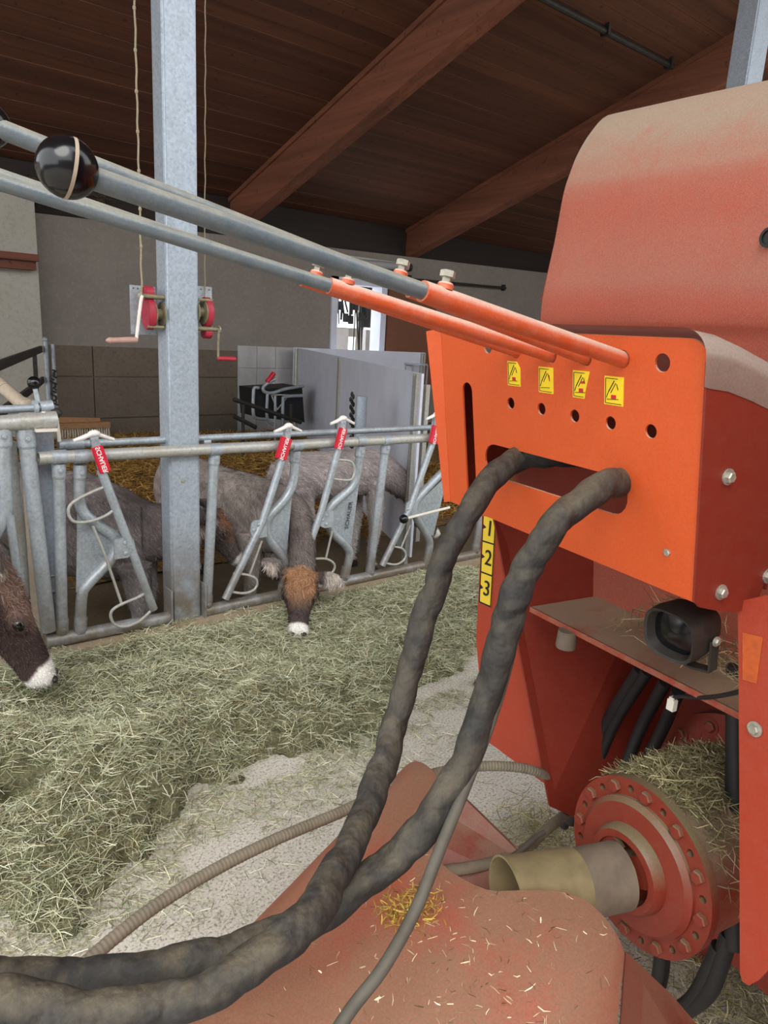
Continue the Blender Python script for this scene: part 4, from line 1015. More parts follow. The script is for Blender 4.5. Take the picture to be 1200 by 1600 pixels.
# ------------------------------------------------------------------ hoses and cables
def wob(k1, k2, ph):
    def f(a, L):
        c1 = abs(math.sin((a + L * k1 * 1.6 + 1.2 * math.sin(L * 11 + ph)) / 2)); c2 = abs(math.sin((-a + L * k2 + 2.0 * math.sin(L * 7 + 2 * ph)) / 2))
        return 1 + .15 * (min(c1 * 1.7, 1) - .72) * (.7 + .3 * math.sin(L * 17)) + .15 * (min(c2 * 1.5, 1) - .72) + .045 * math.sin(2 * a + L * 21 + ph) + .03 * math.sin(L * 40 + 3 * a)
    return f
def path(l): return [P(*q) for q in l]
bm = NB(); q = [onpan(905, 712, -.16), onpan(868, 712, -.06)] + path([(815, 715, 1.37), (775, 742, 1.33), (735, 795, 1.30), (700, 862, 1.28), (668, 950, 1.27), (642, 1040, 1.26), (618, 1130, 1.24), (592, 1215, 1.17), (562, 1290, 1.08), (530, 1355, 1.0), (497, 1412, .935), (455, 1460, .885), (400, 1502, .86), (330, 1545, .84), (240, 1575, .83), (150, 1582, .82), (70, 1575, .82), (0, 1558, .82), (-120, 1520, .82), (-350, 1440, .84), (-700, 1350, .9)])
tube(bm, q, [.0225] * (len(q) - 12) + [.0238] * 12, 36, 28, rfun=wob(38, 55, .3))
tag(obj('hydraulic_hose', bm, 'sleeve'), 'thick dusty sleeved hose from the left end of the oval slot, crossing over the other', 'hose', 'sleeved hoses from the control box')
bm = NB(); q = [onpan(1010, 745, -.16), onpan(985, 748, -.05)] + path([(950, 757, 1.11), (905, 785, 1.08), (862, 825, 1.06), (828, 880, 1.06), (800, 945, 1.07), (780, 1020, 1.08), (757, 1100, 1.09), (725, 1190, 1.08), (685, 1262, 1.06), (630, 1328, 1.05), (565, 1382, 1.03), (500, 1430, 1.02), (430, 1464, 1.0), (350, 1490, .98), (270, 1508, .97), (180, 1522, .97), (90, 1530, .96), (0, 1525, .95), (-120, 1495, .94), (-350, 1420, .95), (-700, 1330, 1.0)])
tube(bm, q, [.0225] * (len(q) - 12) + [.0240] * 12, 36, 28, rfun=wob(42, 50, 1.7))
tag(obj('hydraulic_hose', bm, 'sleeve'), 'thick dusty sleeved hose from the right end of the oval slot, passing under the other', 'hose', 'sleeved hoses from the control box')
bm = NB(); tube(bm, path([(835, 850, 1.18), (822, 900, 1.13), (808, 970, 1.11), (790, 1050, 1.10), (762, 1140, 1.09), (725, 1235, 1.06), (690, 1320, 1.02), (650, 1420, .97), (600, 1510, .92), (550, 1575, .90), (500, 1650, .88), (450, 1720, .87)]), .0088, 12, 8)
tag(obj('cable', bm, 'cable'), 'thin dusty black cable running down beside the right hose over the drawbar cover', 'cable')
rib = lambda a, L: 1 + .05 * math.sin(L * 2 * PI / .008)
bm = NB(); tube(bm, path([(60, 1580, 1.10), (130, 1508, 1.13), (230, 1425, 1.22), (330, 1362, 1.32), (430, 1312, 1.42), (530, 1270, 1.52), (610, 1232, 1.60), (680, 1208, 1.66), (740, 1198, 1.71), (800, 1198, 1.74), (842, 1207, 1.77), (872, 1226, 1.86), (900, 1250, 1.95)]), .0118, 12, 60, rfun=rib)
tag(obj('ribbed_hose', bm, 'ribbed'), 'long ribbed grey hose stretched over the concrete behind the thick sleeved hoses', 'hose')
bm = NB(); tube(bm, path([(640, 1365, 1.52), (700, 1360, 1.53), (760, 1350, 1.56), (815, 1330, 1.62), (850, 1300, 1.72), (880, 1275, 1.84), (905, 1255, 1.94)]), .0125, 12, 14)
tag(obj('hose', bm, 'ribbed'), 'dusty grey hose coming from beneath the drawbar cover to the dark inner plate', 'hose')
bm = NB(); tube(bm, path([(770, 1350, 1.54), (805, 1335, 1.56), (835, 1310, 1.60), (850, 1300, 1.62)]), .006, 10, 6)
tag(obj('cable', bm, 'cable'), 'short pale cable end lying beside the hose under the hub', 'cable')

# ------------------------------------------------------------------ cattle
def lin(r, g, b): return np.array(srgb(r, g, b)[:3])
HEAD = [(-.09, .050, .055, -.025), (0, .078, .082, 0), (.12, .098, .098, .008), (.25, .101, .104, .010), (.36, .086, .098, .004), (.5, .067, .082, -.004), (.65, .056, .068, -.009), (.8, .055, .058, -.013), (.9, .062, .055, -.015), (.97, .058, .047, -.020), (1.02, .038, .030, -.034)]
def cow(label, trunk, neck, head, legs, tail, cols, ears, t_eye=.31, nfur=26000, fur_len=.026, seed=1, voxel=.009, eartag=None, tuft=True):
    poll, muz, upv, s = head
    a = (muz - poll).normalized(); n_ = (upv - a * upv.dot(a)).normalized(); sd = a.cross(n_); L = (muz - poll).length
    bm = NB()
    def loft(secs, k=3):
        pts = catmull([q[0] for q in secs], k); m = len(secs); rings = []
        for i, p in enumerate(pts):
            t = i * (m - 1) / (len(pts) - 1); j = min(int(t), m - 2); f = t - j; f = f * f * (3 - 2 * f)
            rw = secs[j][1] * (1 - f) + secs[j + 1][1] * f; rh = secs[j][2] * (1 - f) + secs[j + 1][2] * f
            d = (pts[min(i + 1, len(pts) - 1)] - pts[max(i - 1, 0)]).normalized()
            _, s_, u_ = frame(d); rings.append(ringpts(p, s_, u_, rw, rh, 20))
        skin_rings(bm, rings)
    loft(trunk)
    def hp(t, x, y): return poll + a * (L * t) + sd * (x * s) + n_ * (y * s)
    # neck, running into the back of the skull
    loft(neck + [(hp(.03, 0, -.075), .075 * s, .085 * s)])
    rings = []
    for t, w, h, o in HEAD:
        c = hp(t, 0, o - h); p_ = 2.0 if t < .6 else 2.5; rg = []
        for i in range(24):
            an = 2 * PI * i / 24; ca, sa = math.cos(an), math.sin(an); wd = w * (1.0 if sa > -.2 else .80)
            rg.append(c + sd * (wd * s * math.copysign(abs(ca) ** (2 / p_), ca)) + n_ * (h * s * math.copysign(abs(sa) ** (2 / p_), sa)))
        rings.append(rg)
    skin_rings(bm, rings)
    sphere(bm, hp(.22, 0, -.135), .075 * s, 14, 10)                               # cheeks / jaw angle
    rot = Matrix((a, sd, n_)).transposed()
    for q in (-1, 1):
        sphere(bm, hp(t_eye, q * .076, -.036), .036 * s, 12, 8, (1.25, .7, .8), rot)          # brow
        e0 = hp(.03, q * .062, -.035); tip = e0 + ears[(q + 1) // 2] * (.19 * s); ed = (tip - e0).normalized()
        ew = ed.cross(n_ * .8 + a * .2).normalized(); en = ew.cross(ed)
        prof = [(0, .022, .020), (.25, .036, .017), (.5, .052, .013), (.75, .042, .011), (.93, .018, .009), (1.0, .005, .005)]
        skin_rings(bm, [ringpts(e0.lerp(tip, t) + en * (.02 * s * math.sin(t * 3)), ew, en, w * s, h * s, 14) for t, w, h in prof])
    for lg in legs: tube(bm, [p for p, r in lg], [r for p, r in lg], 14, 3)
    if tail: tube(bm, tail, [.035, .022, .016, .014, .03, .01][:len(tail)] if len(tail) <= 6 else .016, 10, 3)
    me = bpy.data.meshes.new('tmp'); bmesh.ops.recalc_face_normals(bm, faces=bm.faces); bm.to_mesh(me); bm.free()
    o = bpy.data.objects.new('tmp', me); COL.objects.link(o)
    md = o.modifiers.new('r', 'REMESH'); md.mode = 'VOXEL'; md.voxel_size = voxel
    sm = o.modifiers.new('s', 'SMOOTH'); sm.factor = .5; sm.iterations = 5
    dg = bpy.context.evaluated_depsgraph_get(); dg.update()
    me2 = bpy.data.meshes.new_from_object(o.evaluated_get(dg)); bpy.data.objects.remove(o)
    nv = len(me2.vertices); co = np.empty(nv * 3, np.float32); me2.vertices.foreach_get('co', co); co = co.reshape(-1, 3).astype(float)
    A, S_, N_, P_ = (np.array(v) for v in (a, sd, n_, poll))
    T0 = np.array([q[0] for q in trunk])
    def local(p):
        q = p - P_; return q @ A / L, q @ S_ / s, q @ N_ / s
    def coat(p):
        t, x, y = local(p); nz = vnoise(p[:, 0] * 1.0 + p[:, 2] * .7, p[:, 1] + p[:, 2] * .6, 9, seed) ; nz2 = vnoise(p[:, 0] + p[:, 2], p[:, 1] - p[:, 2] * .8, 28, seed + 1)
        f = np.clip(.55 * nz + .45 * nz2, 0, 1)[:, None]
        body = cols['body'] * (1 - f) + cols['body2'] * f
        dtr = np.min(np.linalg.norm(p[:, None, :2] - T0[None, :, :2], axis=2), 1)
        zt = np.interp(p[:, 2], [ZP, ZP + .07, ZP + .10, .1, .35], [0, 0, 1, 1, 0])[:, None]
        body = body * (1 - .65 * zt) + cols['leg'] * (.65 * zt)
        body = np.where((p[:, 2] < ZP + .06)[:, None], lin(48, 42, 38), body)
        dn = np.clip((np.linalg.norm(p - P_, axis=1) - .25) / .35, 0, 1)[:, None]
        body = body * dn + (cols['neck'] * (1 - .5 * f) + body * .5 * f) * (1 - dn)
        face = cols['face'] * (1 - .35 * f) + cols['face2'] * .35 * f
        ft = np.clip((t - .38 + .12 * (nz - .5)) / .25, 0, 1)[:, None]; top = cols['poll'] * (1 - .4 * f) + cols['poll2'] * .4 * f
        up = np.clip((y + .075) / .05, 0, 1)[:, None] * np.clip((.100 - np.abs(x) - .03 * (nz - .5)) / .03, 0, 1)[:, None]
        hd = face * (1 - (1 - ft) * up) + top * (1 - ft) * up
        mz = np.clip((t - .815 + .025 * (nz - .5) - .18 * np.clip((-y - .05) / .1, 0, .5)) / .03, 0, 1)[:, None]
        hd = hd * (1 - mz) + lin(232, 226, 220) * mz
        ear = np.clip((np.abs(x) - .125) / .02, 0, 1)[:, None] * np.clip((.5 - t) / .1, 0, 1)[:, None]
        hd = hd * (1 - ear) + (cols['ear'] * (1 - .5 * f) + cols['ear2'] * .5 * f) * ear
        inh = ((t > -.03) & (t < 1.2) & (np.abs(x) < .30) & (y > -.24) & (y < .16))
        w = np.clip((t + .10) / .12, 0, 1) * inh; w = w[:, None]
        return np.clip(body * (1 - w) + hd * w, 0, 1)
    at = me2.color_attributes.new('Col', 'FLOAT_COLOR', 'POINT'); at.data.foreach_set('color', np.concatenate([coat(co), np.ones((nv, 1))], 1).astype(np.float32).ravel())
    me2.materials.clear(); me2.materials.append(MAT['coat'])
    me2.polygons.foreach_set('use_smooth', np.ones(len(me2.polygons), bool)); me2.name = 'cow'
    ctr = Vector(co.mean(0)); me2.transform(Matrix.Translation(-ctr))
    body = bpy.data.objects.new('cow', me2); COL.objects.link(body); place(body, None, ctr); tag(body, label, 'cow')
    # fur
    r = np.random.default_rng(seed); npoly = len(me2.polygons); ar = np.empty(npoly, np.float32); me2.polygons.foreach_get('area', ar)
    ctrs = np.empty(npoly * 3, np.float32); me2.polygons.foreach_get('center', ctrs); ctrs = ctrs.reshape(-1, 3).astype(float) + np.array(ctr)
    nr = np.empty(npoly * 3, np.float32); me2.polygons.foreach_get('normal', nr); nr = nr.reshape(-1, 3).astype(float)
    th, xh, yh = local(ctrs); inhead = (th > -.05) & (th < 1.1) & (np.abs(xh) < .27) & (yh > -.25) & (yh < .16)
    wgt = ar * np.where(inhead, 2.2, 1.0); wgt = wgt / wgt.sum()
    idx = r.choice(npoly, nfur, p=wgt); p0 = ctrs[idx] + r.normal(0, .004, (nfur, 3)); nn = nr[idx]
    back = np.array((trunk[-1][0] - trunk[0][0]).normalized()); 
    wv = vnoise(p0[:, 0] + p0[:, 2] * .5, p0[:, 1] + p0[:, 2], 14, seed + 3) - .5
    flow = np.where(inhead[idx][:, None], A * 1.0, back * .7 + np.array([0, 0, -.7])) + r.normal(0, .22, (nfur, 3)) + wv[:, None] * np.array([.8, .8, .3])
    flow -= nn * (flow * nn).sum(1, keepdims=True); flow /= np.linalg.norm(flow, axis=1, keepdims=True) + 1e-6
    topm = inhead[idx] & (th[idx] > -.02) & (th[idx] < .36) & (yh[idx] > -.05) & (np.abs(xh[idx]) < .1) & tuft
    earm = inhead[idx] & (np.abs(xh[idx]) > .12)
    rdir = r.normal(0, 1, (nfur, 3)); rdir -= nn * (rdir * nn).sum(1, keepdims=True)
    flow = np.where(topm[:, None], flow * .55 + rdir * .38, flow)
    ln_ = fur_len * r.uniform(.6, 1.4, nfur) * np.where(topm, 1.7, np.where(earm, 1.25, np.where(inhead[idx], np.where(th[idx] > .8, .35, .62), 1.0)))
    tipp = p0 + (flow + nn * r.uniform(.12, .4, (nfur, 1))) * ln_[:, None]
    sdv = np.cross(flow, nn); wd = .0021 * r.uniform(.6, 1.4, (nfur, 1))
    v = np.stack([p0 - sdv * wd, p0 + sdv * wd, tipp], 1).reshape(-1, 3); fc = np.arange(nfur * 3).reshape(-1, 3)
    cc = np.clip(coat(p0) * r.uniform(.5, 1.65, (nfur, 1)), 0, 1)
    fo = raw_mesh('fur', v, fc, np.repeat(cc, 3, 0), 'fur', body); tag(fo, kind='stuff')
    for q in (-1, 1):
        bm = NB(); sphere(bm, hp(t_eye, q * .088, -.038), .021 * s, 16, 10, (1.15, .8, .9), rot); obj('eye', bm, 'eye', body)
        bm = NB(); sphere(bm, hp(.985, q * .032, -.026), .0135 * s, 12, 8, (.9, 1.25, .75), rot); obj('nostril', bm, 'nostril', body)
    if eartag is not None:
        q = eartag; e0 = hp(.03, q * .062, -.035) + ears[(q + 1) // 2] * (.10 * s) - Z * .03 + n_ * .025 * s; bm = NB()
        obox(bm, e0, ears[(q + 1) // 2], (ears[(q + 1) // 2]).cross(n_).normalized(), n_, .04, .03, .004); obj('ear_tag', bm, 'ear_tag', body, smooth=False)
    return body
def legpts(x, y, zt, front=True, d=(0, 0), r=.075, th=.09):
    d = Vector((d[0], d[1], 0))
    q = Vector((x, y, 0))
    if front: return [(q + Z * zt, th), (q + d * .03 + Z * (zt * .45 + ZP * .35), r * .72), (q + d * .02 + Z * (ZP + .27), r * .55), (q + d * .0 + Z * (ZP + .12), r * .42), (q + d * .02 + Z * (ZP + .045), r * .52), (q + d * .03 + Z * ZP, r * .62)]
    return [(q + Z * zt, th * 1.15), (q + d * .05 + Z * (zt * .4 + ZP * .38), r * .8), (q - d * .07 + Z * (ZP + .30), r * .52), (q - d * .03 + Z * (ZP + .13), r * .42), (q + Z * (ZP + .045), r * .52), (q + d * .02 + Z * ZP, r * .62)]
GREY = dict(body=lin(190, 177, 168), body2=lin(118, 107, 102), leg=lin(168, 158, 150), neck=lin(84, 74, 72), face=lin(66, 55, 53), face2=lin(110, 98, 92), poll=lin(170, 126, 92), poll2=lin(116, 88, 68), ear=lin(190, 178, 168), ear2=lin(120, 108, 100))
DARK = dict(GREY, face=lin(52, 40, 38), face2=lin(84, 68, 62), poll=lin(134, 108, 96), poll2=lin(74, 54, 46), neck=lin(92, 80, 74), ear=lin(196, 182, 166))
PALE = dict(GREY, body=lin(190, 178, 174), body2=lin(124, 114, 113), leg=lin(206, 198, 192), neck=lin(88, 80, 80))
SMUT = dict(GREY, body=lin(158, 147, 144), body2=lin(92, 84, 83), poll=lin(150, 108, 84), face=lin(92, 82, 80), face2=lin(130, 118, 112), neck=lin(96, 88, 86), leg=lin(150, 144, 142))
V3 = Vector
# cow with its head through the fence, looking at the camera
pl_, mz_ = ony(471, 890, 3.31), V3((1.965, 3.045, -.012))
toc = (EYE - pl_).normalized()
cow('grey cow eating with its brown-topped head pushed through the feed fence, facing the camera',
    [(V3((2.17, 5.30, .36)), .10, .14), (V3((2.18, 5.18, .36)), .18, .24), (V3((2.20, 4.95, .36)), .20, .27), (V3((2.25, 4.55, .34)), .21, .28), (V3((2.29, 4.2, .36)), .21, .27), (V3((2.32, 3.95, .38)), .16, .24), (V3((2.33, 3.82, .40)), .10, .15)],
    [(V3((2.30, 4.15, .42)), .14, .20), (V3((2.31, 3.85, .47)), .105, .16), (V3((2.285, 3.60, .47)), .085, .125), (V3((2.23, 3.44, .38)), .078, .105)],
    (pl_, mz_, toc, 1.04),
    [legpts(2.17, 3.98, .3, True, (.1, -1)), legpts(2.44, 3.98, .3, True, (.1, -1)), legpts(2.08, 5.05, .3, False, (.1, -1)), legpts(2.31, 5.08, .3, False, (.1, -1))],
    [V3((2.17, 5.33, .55)), V3((2.17, 5.42, .45)), V3((2.17, 5.44, .2)), V3((2.17, 5.44, 0)), V3((2.17, 5.44, -.1)), V3((2.17, 5.44, -.18))], GREY,
    [V3((.62, -.45, -.20)).normalized(), V3((-.72, .42, .42)).normalized()], seed=4, eartag=-1, nfur=42000)
# cow behind the post, head in profile to the right
pl_, mz_ = ony(343, 796, 3.77), ony(386, 872, 3.74)
cow('grey calf standing behind the steel post with its lowered head turned to the right',
    [(V3((.92, 5.02, .44)), .10, .14), (V3((.94, 4.92, .44)), .19, .24), (V3((.98, 4.70, .44)), .21, .28), (V3((1.06, 4.35, .43)), .23, .30), (V3((1.17, 4.08, .44)), .21, .31), (V3((1.30, 3.90, .42)), .17, .27), (V3((1.42, 3.83, .42)), .12, .19)],
    [(V3((1.25, 3.98, .46)), .17, .25), (V3((1.46, 3.86, .42)), .12, .18), (V3((1.64, 3.80, .44)), .095, .135), (V3((1.78, 3.78, .45)), .085, .11)],
    (pl_, mz_, V3((.8, -.35, .45)), .88),
    [legpts(1.33, 3.74, .28, True, (.8, -.4)), legpts(1.46, 3.98, .28, True, (.8, -.4)), legpts(.86, 4.75, .3, False, (.5, -.8)), legpts(1.08, 4.85, .3, False, (.5, -.8))],
    [V3((.92, 5.03, .62)), V3((.9, 5.12, .5)), V3((.9, 5.14, .2)), V3((.9, 5.14, 0)), V3((.9, 5.14, -.1)), V3((.9, 5.14, -.18))], SMUT,
    [V3((-.45, .75, .2)).normalized(), V3((-.75, -.55, .10)).normalized()], seed=9, nfur=42000, fur_len=.024)
# cow farther back, grazing to the right
ye = 4.52
pl_, mz_ = ony(650, 782, ye - .02), ony(686, 828, ye - .05)
pl_ = V3((4.13, ye, .20)); mz_ = V3((4.40, ye - .04, -.12))
cow('pale-legged grey calf in the pen behind the fence, grazing to the right',
    [(V3((2.70, ye, .47)), .09, .10), (V3((2.77, ye, .49)), .16, .17), (V3((2.90, ye, .50)), .185, .185), (V3((3.10, ye, .49)), .20, .19), (V3((3.36, ye, .49)), .185, .195), (V3((3.56, ye, .49)), .15, .19), (V3((3.68, ye, .48)), .10, .14)],
    [(V3((3.48, ye, .52)), .13, .17), (V3((3.70, ye, .48)), .10, .145), (V3((3.90, ye, .37)), .085, .12), (V3((4.04, ye, .26)), .075, .10)],
    (pl_, mz_, V3((.8, -.1, .6)), .92),
    [legpts(3.55, ye - .10, .42, True, (1, 0), th=.085), legpts(3.50, ye + .11, .42, True, (1, 0), th=.085), legpts(2.84, ye - .1, .44, False, (1, 0)), legpts(2.80, ye + .11, .44, False, (1, 0))],
    [V3((2.68, ye, .60)), V3((2.62, ye, .5)), V3((2.62, ye, .3)), V3((2.62, ye, .1)), V3((2.62, ye, 0)), V3((2.62, ye, -.1))], PALE,
    [V3((-.5, .8, .1)).normalized(), V3((-.55, -.8, .1)).normalized()], seed=14, nfur=30000)
# cow at the left edge, only its head in the picture
pl_, mz_ = ony(8, 872, 2.98), ony(99, 1052, 2.93)
cow('dark-faced cow with white muzzle at the left edge, head down over the hay',
    [(V3((-.9, 5.0, .55)), .10, .16), (V3((-.86, 4.88, .55)), .21, .28), (V3((-.72, 4.6, .56)), .25, .32), (V3((-.45, 4.2, .55)), .27, .34), (V3((-.2, 3.95, .58)), .22, .32), (V3((-.05, 3.8, .58)), .16, .26)],
    [(V3((-.15, 3.9, .66)), .18, .25), (V3((.07, 3.66, .74)), .13, .19), (V3((.25, 3.40, .76)), .11, .155), (V3((.40, 3.14, .70)), .10, .13)],
    (pl_, mz_, V3((.86, -.22, .5)), 1.22),
    [legpts(-.25, 3.72, .35, True, (.5, -.8)), legpts(.06, 3.95, .35, True, (.5, -.8)), legpts(-1.0, 4.75, .4, False, (.5, -.8)), legpts(-.72, 4.95, .4, False, (.5, -.8))],
    None, DARK, [V3((-.5, .75, .35)).normalized(), V3((-.15, -.75, .45)).normalized()], t_eye=.44, seed=21, nfur=60000, fur_len=.017)

# ------------------------------------------------------------------ hay and straw
HAYC = [srgb(196, 194, 160), srgb(174, 178, 142), srgb(214, 212, 178), srgb(144, 152, 114), srgb(184, 184, 152), srgb(218, 214, 190), srgb(108, 116, 86), srgb(156, 144, 110), srgb(194, 196, 172), srgb(138, 126, 96)]
edge = [onz(*q, ZF) for q in ((1010, 985), (900, 985), (748, 1015), (735, 1058), (660, 1085), (590, 1110), (545, 1150), (490, 1185), (420, 1215), (370, 1230), (300, 1262), (250, 1325), (190, 1372), (120, 1405), (40, 1428), (-120, 1445), (-300, 1450))]
ex = np.array([p.x for p in edge]); ey = np.array([p.y for p in edge]); o_ = np.argsort(ex); ex, ey = ex[o_], ey[o_]
def hay_h(x, y):
    x = np.asarray(x, float); y = np.asarray(y, float)
    e = np.interp(x, ex, ey) + (vnoise(x, y, 3.2, 4) - .5) * .26 + (vnoise(x, y, 7, 5) - .5) * .26 + (vnoise(x, y, 20, 6) - .5) * .12
    d = y - e; back = np.clip((3.44 - y) / .25, 0, 1)
    b = vnoise(x + .3, y, 2.3, 11) * .13 + vnoise(x, y, 5.0, 12) * .09 + vnoise(x, y, 13, 13) * .035
    h = np.clip(d / .35, 0, 1) ** .7 * (.03 + .72 * b + .09 * np.exp(-(((x - .75) / .45) ** 2 + ((y - 2.15) / .30) ** 2)) + .06 * np.exp(-(((x - 1.5) / .4) ** 2 + ((y - 2.5) / .3) ** 2))) * (.45 + .55 * back) + .02 * np.clip(d / .1, 0, 1)
    bare = np.exp(-(((x - 0.98) / .16) ** 2 + ((y - 3.18) / .07) ** 2)) + np.exp(-(((x - .42) / .12) ** 2 + ((y - 2.42) / .10) ** 2))
    for mx_, my_ in ((1.99, 3.0), (.72, 2.92)): h = h * (1 - .75 * np.exp(-(((x - mx_) / .17) ** 2 + ((y - my_ + .06) / .20) ** 2)))
    return np.where(d > 0, h * (1 - np.clip(bare * 1.4, 0, 1)), -.02), d, bare
nx, ny = 300, 170
gx, gy = np.meshgrid(np.linspace(-1.0, 5.0, nx), np.linspace(.6, 3.46, ny), indexing='ij')
hh, dd, _ = hay_h(gx, gy)
vv = np.stack([gx, gy, ZF + hh - .012], 2).reshape(-1, 3); I = np.arange(nx * ny).reshape(nx, ny)
ff = np.stack([I[:-1, :-1], I[1:, :-1], I[1:, 1:], I[:-1, 1:]], 2).reshape(-1, 4)
keep = (dd.reshape(-1)[ff] > 0.0).any(1); ff = ff[keep]
used = np.unique(ff); remap = -np.ones(len(vv), int); remap[used] = np.arange(len(used))
hay = raw_mesh('hay', vv[used], remap[ff], None, 'haybase'); tag(hay, 'long heap of loose green hay on the alley floor along the feed fence', 'hay', kind='stuff')
hay.data.polygons.foreach_set('use_smooth', np.ones(len(hay.data.polygons), bool))
r = np.random.default_rng(31)
def scatter(n, x0, x1, y0, y1):
    x = r.uniform(x0, x1, n); y = r.uniform(y0, y1, n); h, d, b = hay_h(x, y); k = (d > -.02) & (r.uniform(0, 1, n) > b); return x[k], y[k], h[k], d[k]
X1_, Y1_, H1_, D1_ = scatter(190000, -.5, 4.6, .9, 3.44)
pos = np.stack([X1_, Y1_, ZF + H1_ + r.uniform(-.014, .022, len(X1_))], 1)
dist = np.hypot(X1_, Y1_)
az = vnoise(X1_, Y1_, 4, 41) * 2 * PI * 1.5
v1, f1, c1_ = strands(pos, .074, .0021, .06, HAYC, 51, .45, None)
# loose stalks strewn beyond the heap
n = 9000; x = r.uniform(-.4, 2.6, n); e = np.interp(x, ex, ey); y = e - np.abs(r.normal(0, .22, n)) + .06
k = (y > .7) & (vnoise(x, y, 6, 77) > .36); pos2 = np.stack([x[k], y[k], np.full(k.sum(), ZF + .006)], 1)
v2, f2_, c2_ = strands(pos2, .06, .0024, .02, HAYC, 52, .4)
# stalks hanging on the bottom rail and lying on the kerb
n = 2600; x = r.uniform(.8, 4.2, n); pos3 = np.stack([x, r.normal(3.42, .04, n), np.full(n, .035) + r.uniform(-.01, .01, n)], 1); k = vnoise(x, x * 0, 5, 78) > .5
k &= (x < 2.5)
v3, f3, c3_ = strands(pos3[k], .06, .0025, 0, HAYC, 53)
vs = np.concatenate([v1, v2, v3]); fs = np.concatenate([f1, f2_ + len(v1), f3 + len(v1) + len(v2)]); cs = np.concatenate([c1_, c2_, c3_])
st = raw_mesh('hay_stalks', vs, fs, cs, 'strand', hay); tag(st, kind='stuff')

# straw litter in the pen, rising to the back
STC = [srgb(176, 134, 66), srgb(140, 100, 44), srgb(200, 160, 92), srgb(104, 72, 30), srgb(150, 116, 60)]
def straw_z(x, y): return ZP + np.interp(y, [5.2, 6.6, 7.8, 10.1], [0, .22, .33, .38]) + (vnoise(x, y, 1.6, 61) - .5) * .10 + (vnoise(x, y, 6, 62) - .5) * .05
gx, gy = np.meshgrid(np.linspace(-1, 9.5, 140), np.linspace(5.2, 9.80, 70), indexing='ij'); vv = np.stack([gx, gy, straw_z(gx, gy)], 2).reshape(-1, 3); I = np.arange(140 * 70).reshape(140, 70)
ff = np.stack([I[:-1, :-1], I[1:, :-1], I[1:, 1:], I[:-1, 1:]], 2).reshape(-1, 4)
sb = raw_mesh('straw_litter', vv, ff, None, 'strawbase'); tag(sb, 'golden straw litter covering the pen floor by the back wall', 'straw', kind='stuff')
n = 26000; x = r.uniform(1.6, 6.5, n); y = r.uniform(5.4, 9.72, n); pos = np.stack([x, y, straw_z(x, y) + r.uniform(0, .04, n)], 1)
v, f, c = strands(pos, .20, .007, .1, STC, 54, .5); so = raw_mesh('straw_stalks', v, f, c, 'strand', sb); tag(so, kind='stuff')

# hay lying on the machine
MC = [srgb(150, 144, 104), srgb(120, 116, 80), srgb(176, 166, 124), srgb(96, 90, 60), srgb(200, 184, 144)]
def stuff(name, label, cat, pos, L, w, el, seed, curl=.6, pal=MC):
    v, f, c = strands(pos, L, w, el, pal, seed, curl); o = raw_mesh(name, v, f, c, 'strand'); tag(o, label, cat, kind='stuff'); return o
n = 2600; a_ = r.normal(.55 * PI - .25, .55, n); m_ = .205 + .0 * a_; q = r.uniform(.03, .29, n)
rad = .166 + np.abs(r.normal(0, .007, n))
hcn = np.array(hc); Mn, Nn, Zn = np.array(M), np.array(NH), np.array(Z)
pos = hcn + (np.cos(a_) * rad)[:, None] * Mn + (np.sin(a_) * rad)[:, None] * Zn - q[:, None] * Nn
stuff('hay_layer', 'layer of chaff and hay on top of the red hub drum', 'hay', pos, .045, .0017, .1, 71)
n = 900; s_ = r.uniform(.25, 1.0, n); b_ = r.uniform(.06, .30, n)
base = np.array(s0) + s_[:, None] * np.array(ds) * (s1 - s0).length * .8 + b_[:, None] * np.array(bk)
hgt = np.exp(-((s_ - .42) / .16) ** 2) * .10 * r.uniform(0, 1, n) + .006 + np.exp(-((s_ - .8) / .15) ** 2) * .06 * r.uniform(0, 1, n)
base[:, 2] = zs + hgt
stuff('hay_tuft', 'tuft of hay lying on the dusty shelf behind the work lamp', 'hay', base, .07, .0016, .25, 72)
n = 1200; c = np.array(onz(850, 1312, ZF)); pos = c + np.stack([r.normal(0, .10, n), r.normal(0, .09, n), np.abs(r.normal(0, .035, n)) + .005], 1)
stuff('hay_tuft', 'small tuft of hay on the concrete beside the hub', 'hay', pos, .07, .002, .2, 73)
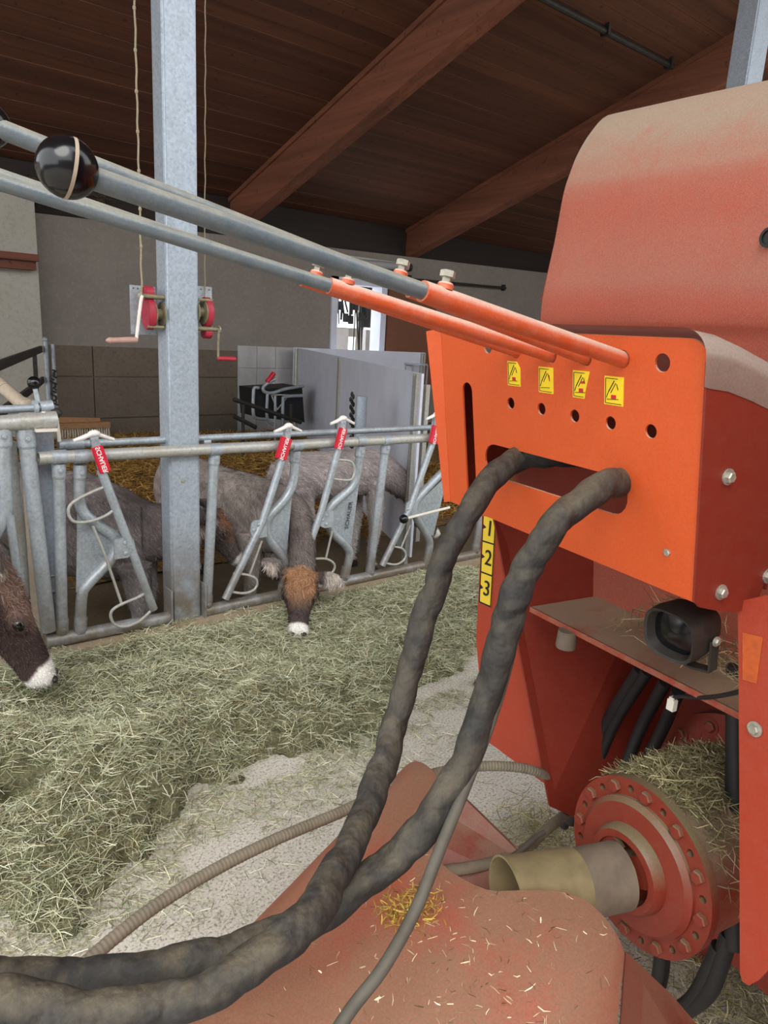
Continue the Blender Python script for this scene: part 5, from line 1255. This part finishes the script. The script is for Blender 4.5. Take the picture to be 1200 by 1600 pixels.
n = 2500; c = np.array(onz(1165, 1575, ZF)); pos = c + np.stack([r.normal(0, .16, n), r.normal(0, .16, n), np.abs(r.normal(0, .03, n)) + .005], 1)
stuff('hay_tuft', 'loose hay on the floor below the right corner plate', 'hay', pos, .07, .002, .15, 74)
c = []
# crumbs on the drawbar cover: found by casting down onto it
cov = bpy.data.objects['drawbar_cover']; bpy.context.view_layer.update(); imw = cov.matrix_world.inverted(); pts = []; nn_ = 0
while len(pts) < 260 and nn_ < 8000:
    nn_ += 1
    px, py = r.uniform(380, 980), r.uniform(1330, 1600)
    if r.uniform() > math.exp(-((px - 760) / 230) ** 2) : continue
    o1 = imw @ EYE; d1 = (imw.to_3x3() @ ray(px, py)).normalized(); hit, loc, no, fi = cov.ray_cast(o1, d1)
    if hit: pts.append(np.array(cov.matrix_world @ (loc - d1 * .003)))
pts = np.array(pts)
yel = []
while len(yel) < 420:
    px, py = r.normal(640, 24), r.normal(1418, 17); o1 = imw @ EYE; d1 = (imw.to_3x3() @ ray(px, py)).normalized(); hit, loc, no, fi = cov.ray_cast(o1, d1)
    if hit: yel.append(np.array(cov.matrix_world @ (loc - d1 * .003)))
stuff('straw_tuft', 'flattened yellow straw patch in the dip of the drawbar cover', 'straw', np.array(yel), .02, .0022, 0, 90, .5, [srgb(206, 176, 84), srgb(186, 154, 66), srgb(168, 140, 80)])
big = r.uniform(0, 1, len(pts)) < .16
PALEC = [srgb(226, 208, 170), srgb(206, 188, 150), srgb(236, 222, 190)]
DKC = [srgb(110, 98, 70), srgb(84, 76, 54), srgb(132, 120, 86)]
va, fa, ca_ = strands(pts[big], .015, .0022, .0, PALEC, 81, .1); vb, fb_, cb_ = strands(pts[~big], .018, .0013, .0, DKC + PALEC, 82, .9)
o = raw_mesh('straw_crumbs', np.concatenate([va, vb]), np.concatenate([fa, fb_ + len(va)]), np.concatenate([ca_, cb_]), 'strand'); tag(o, 'scattered straw crumbs lying on the dusty drawbar cover', 'straw', kind='stuff')
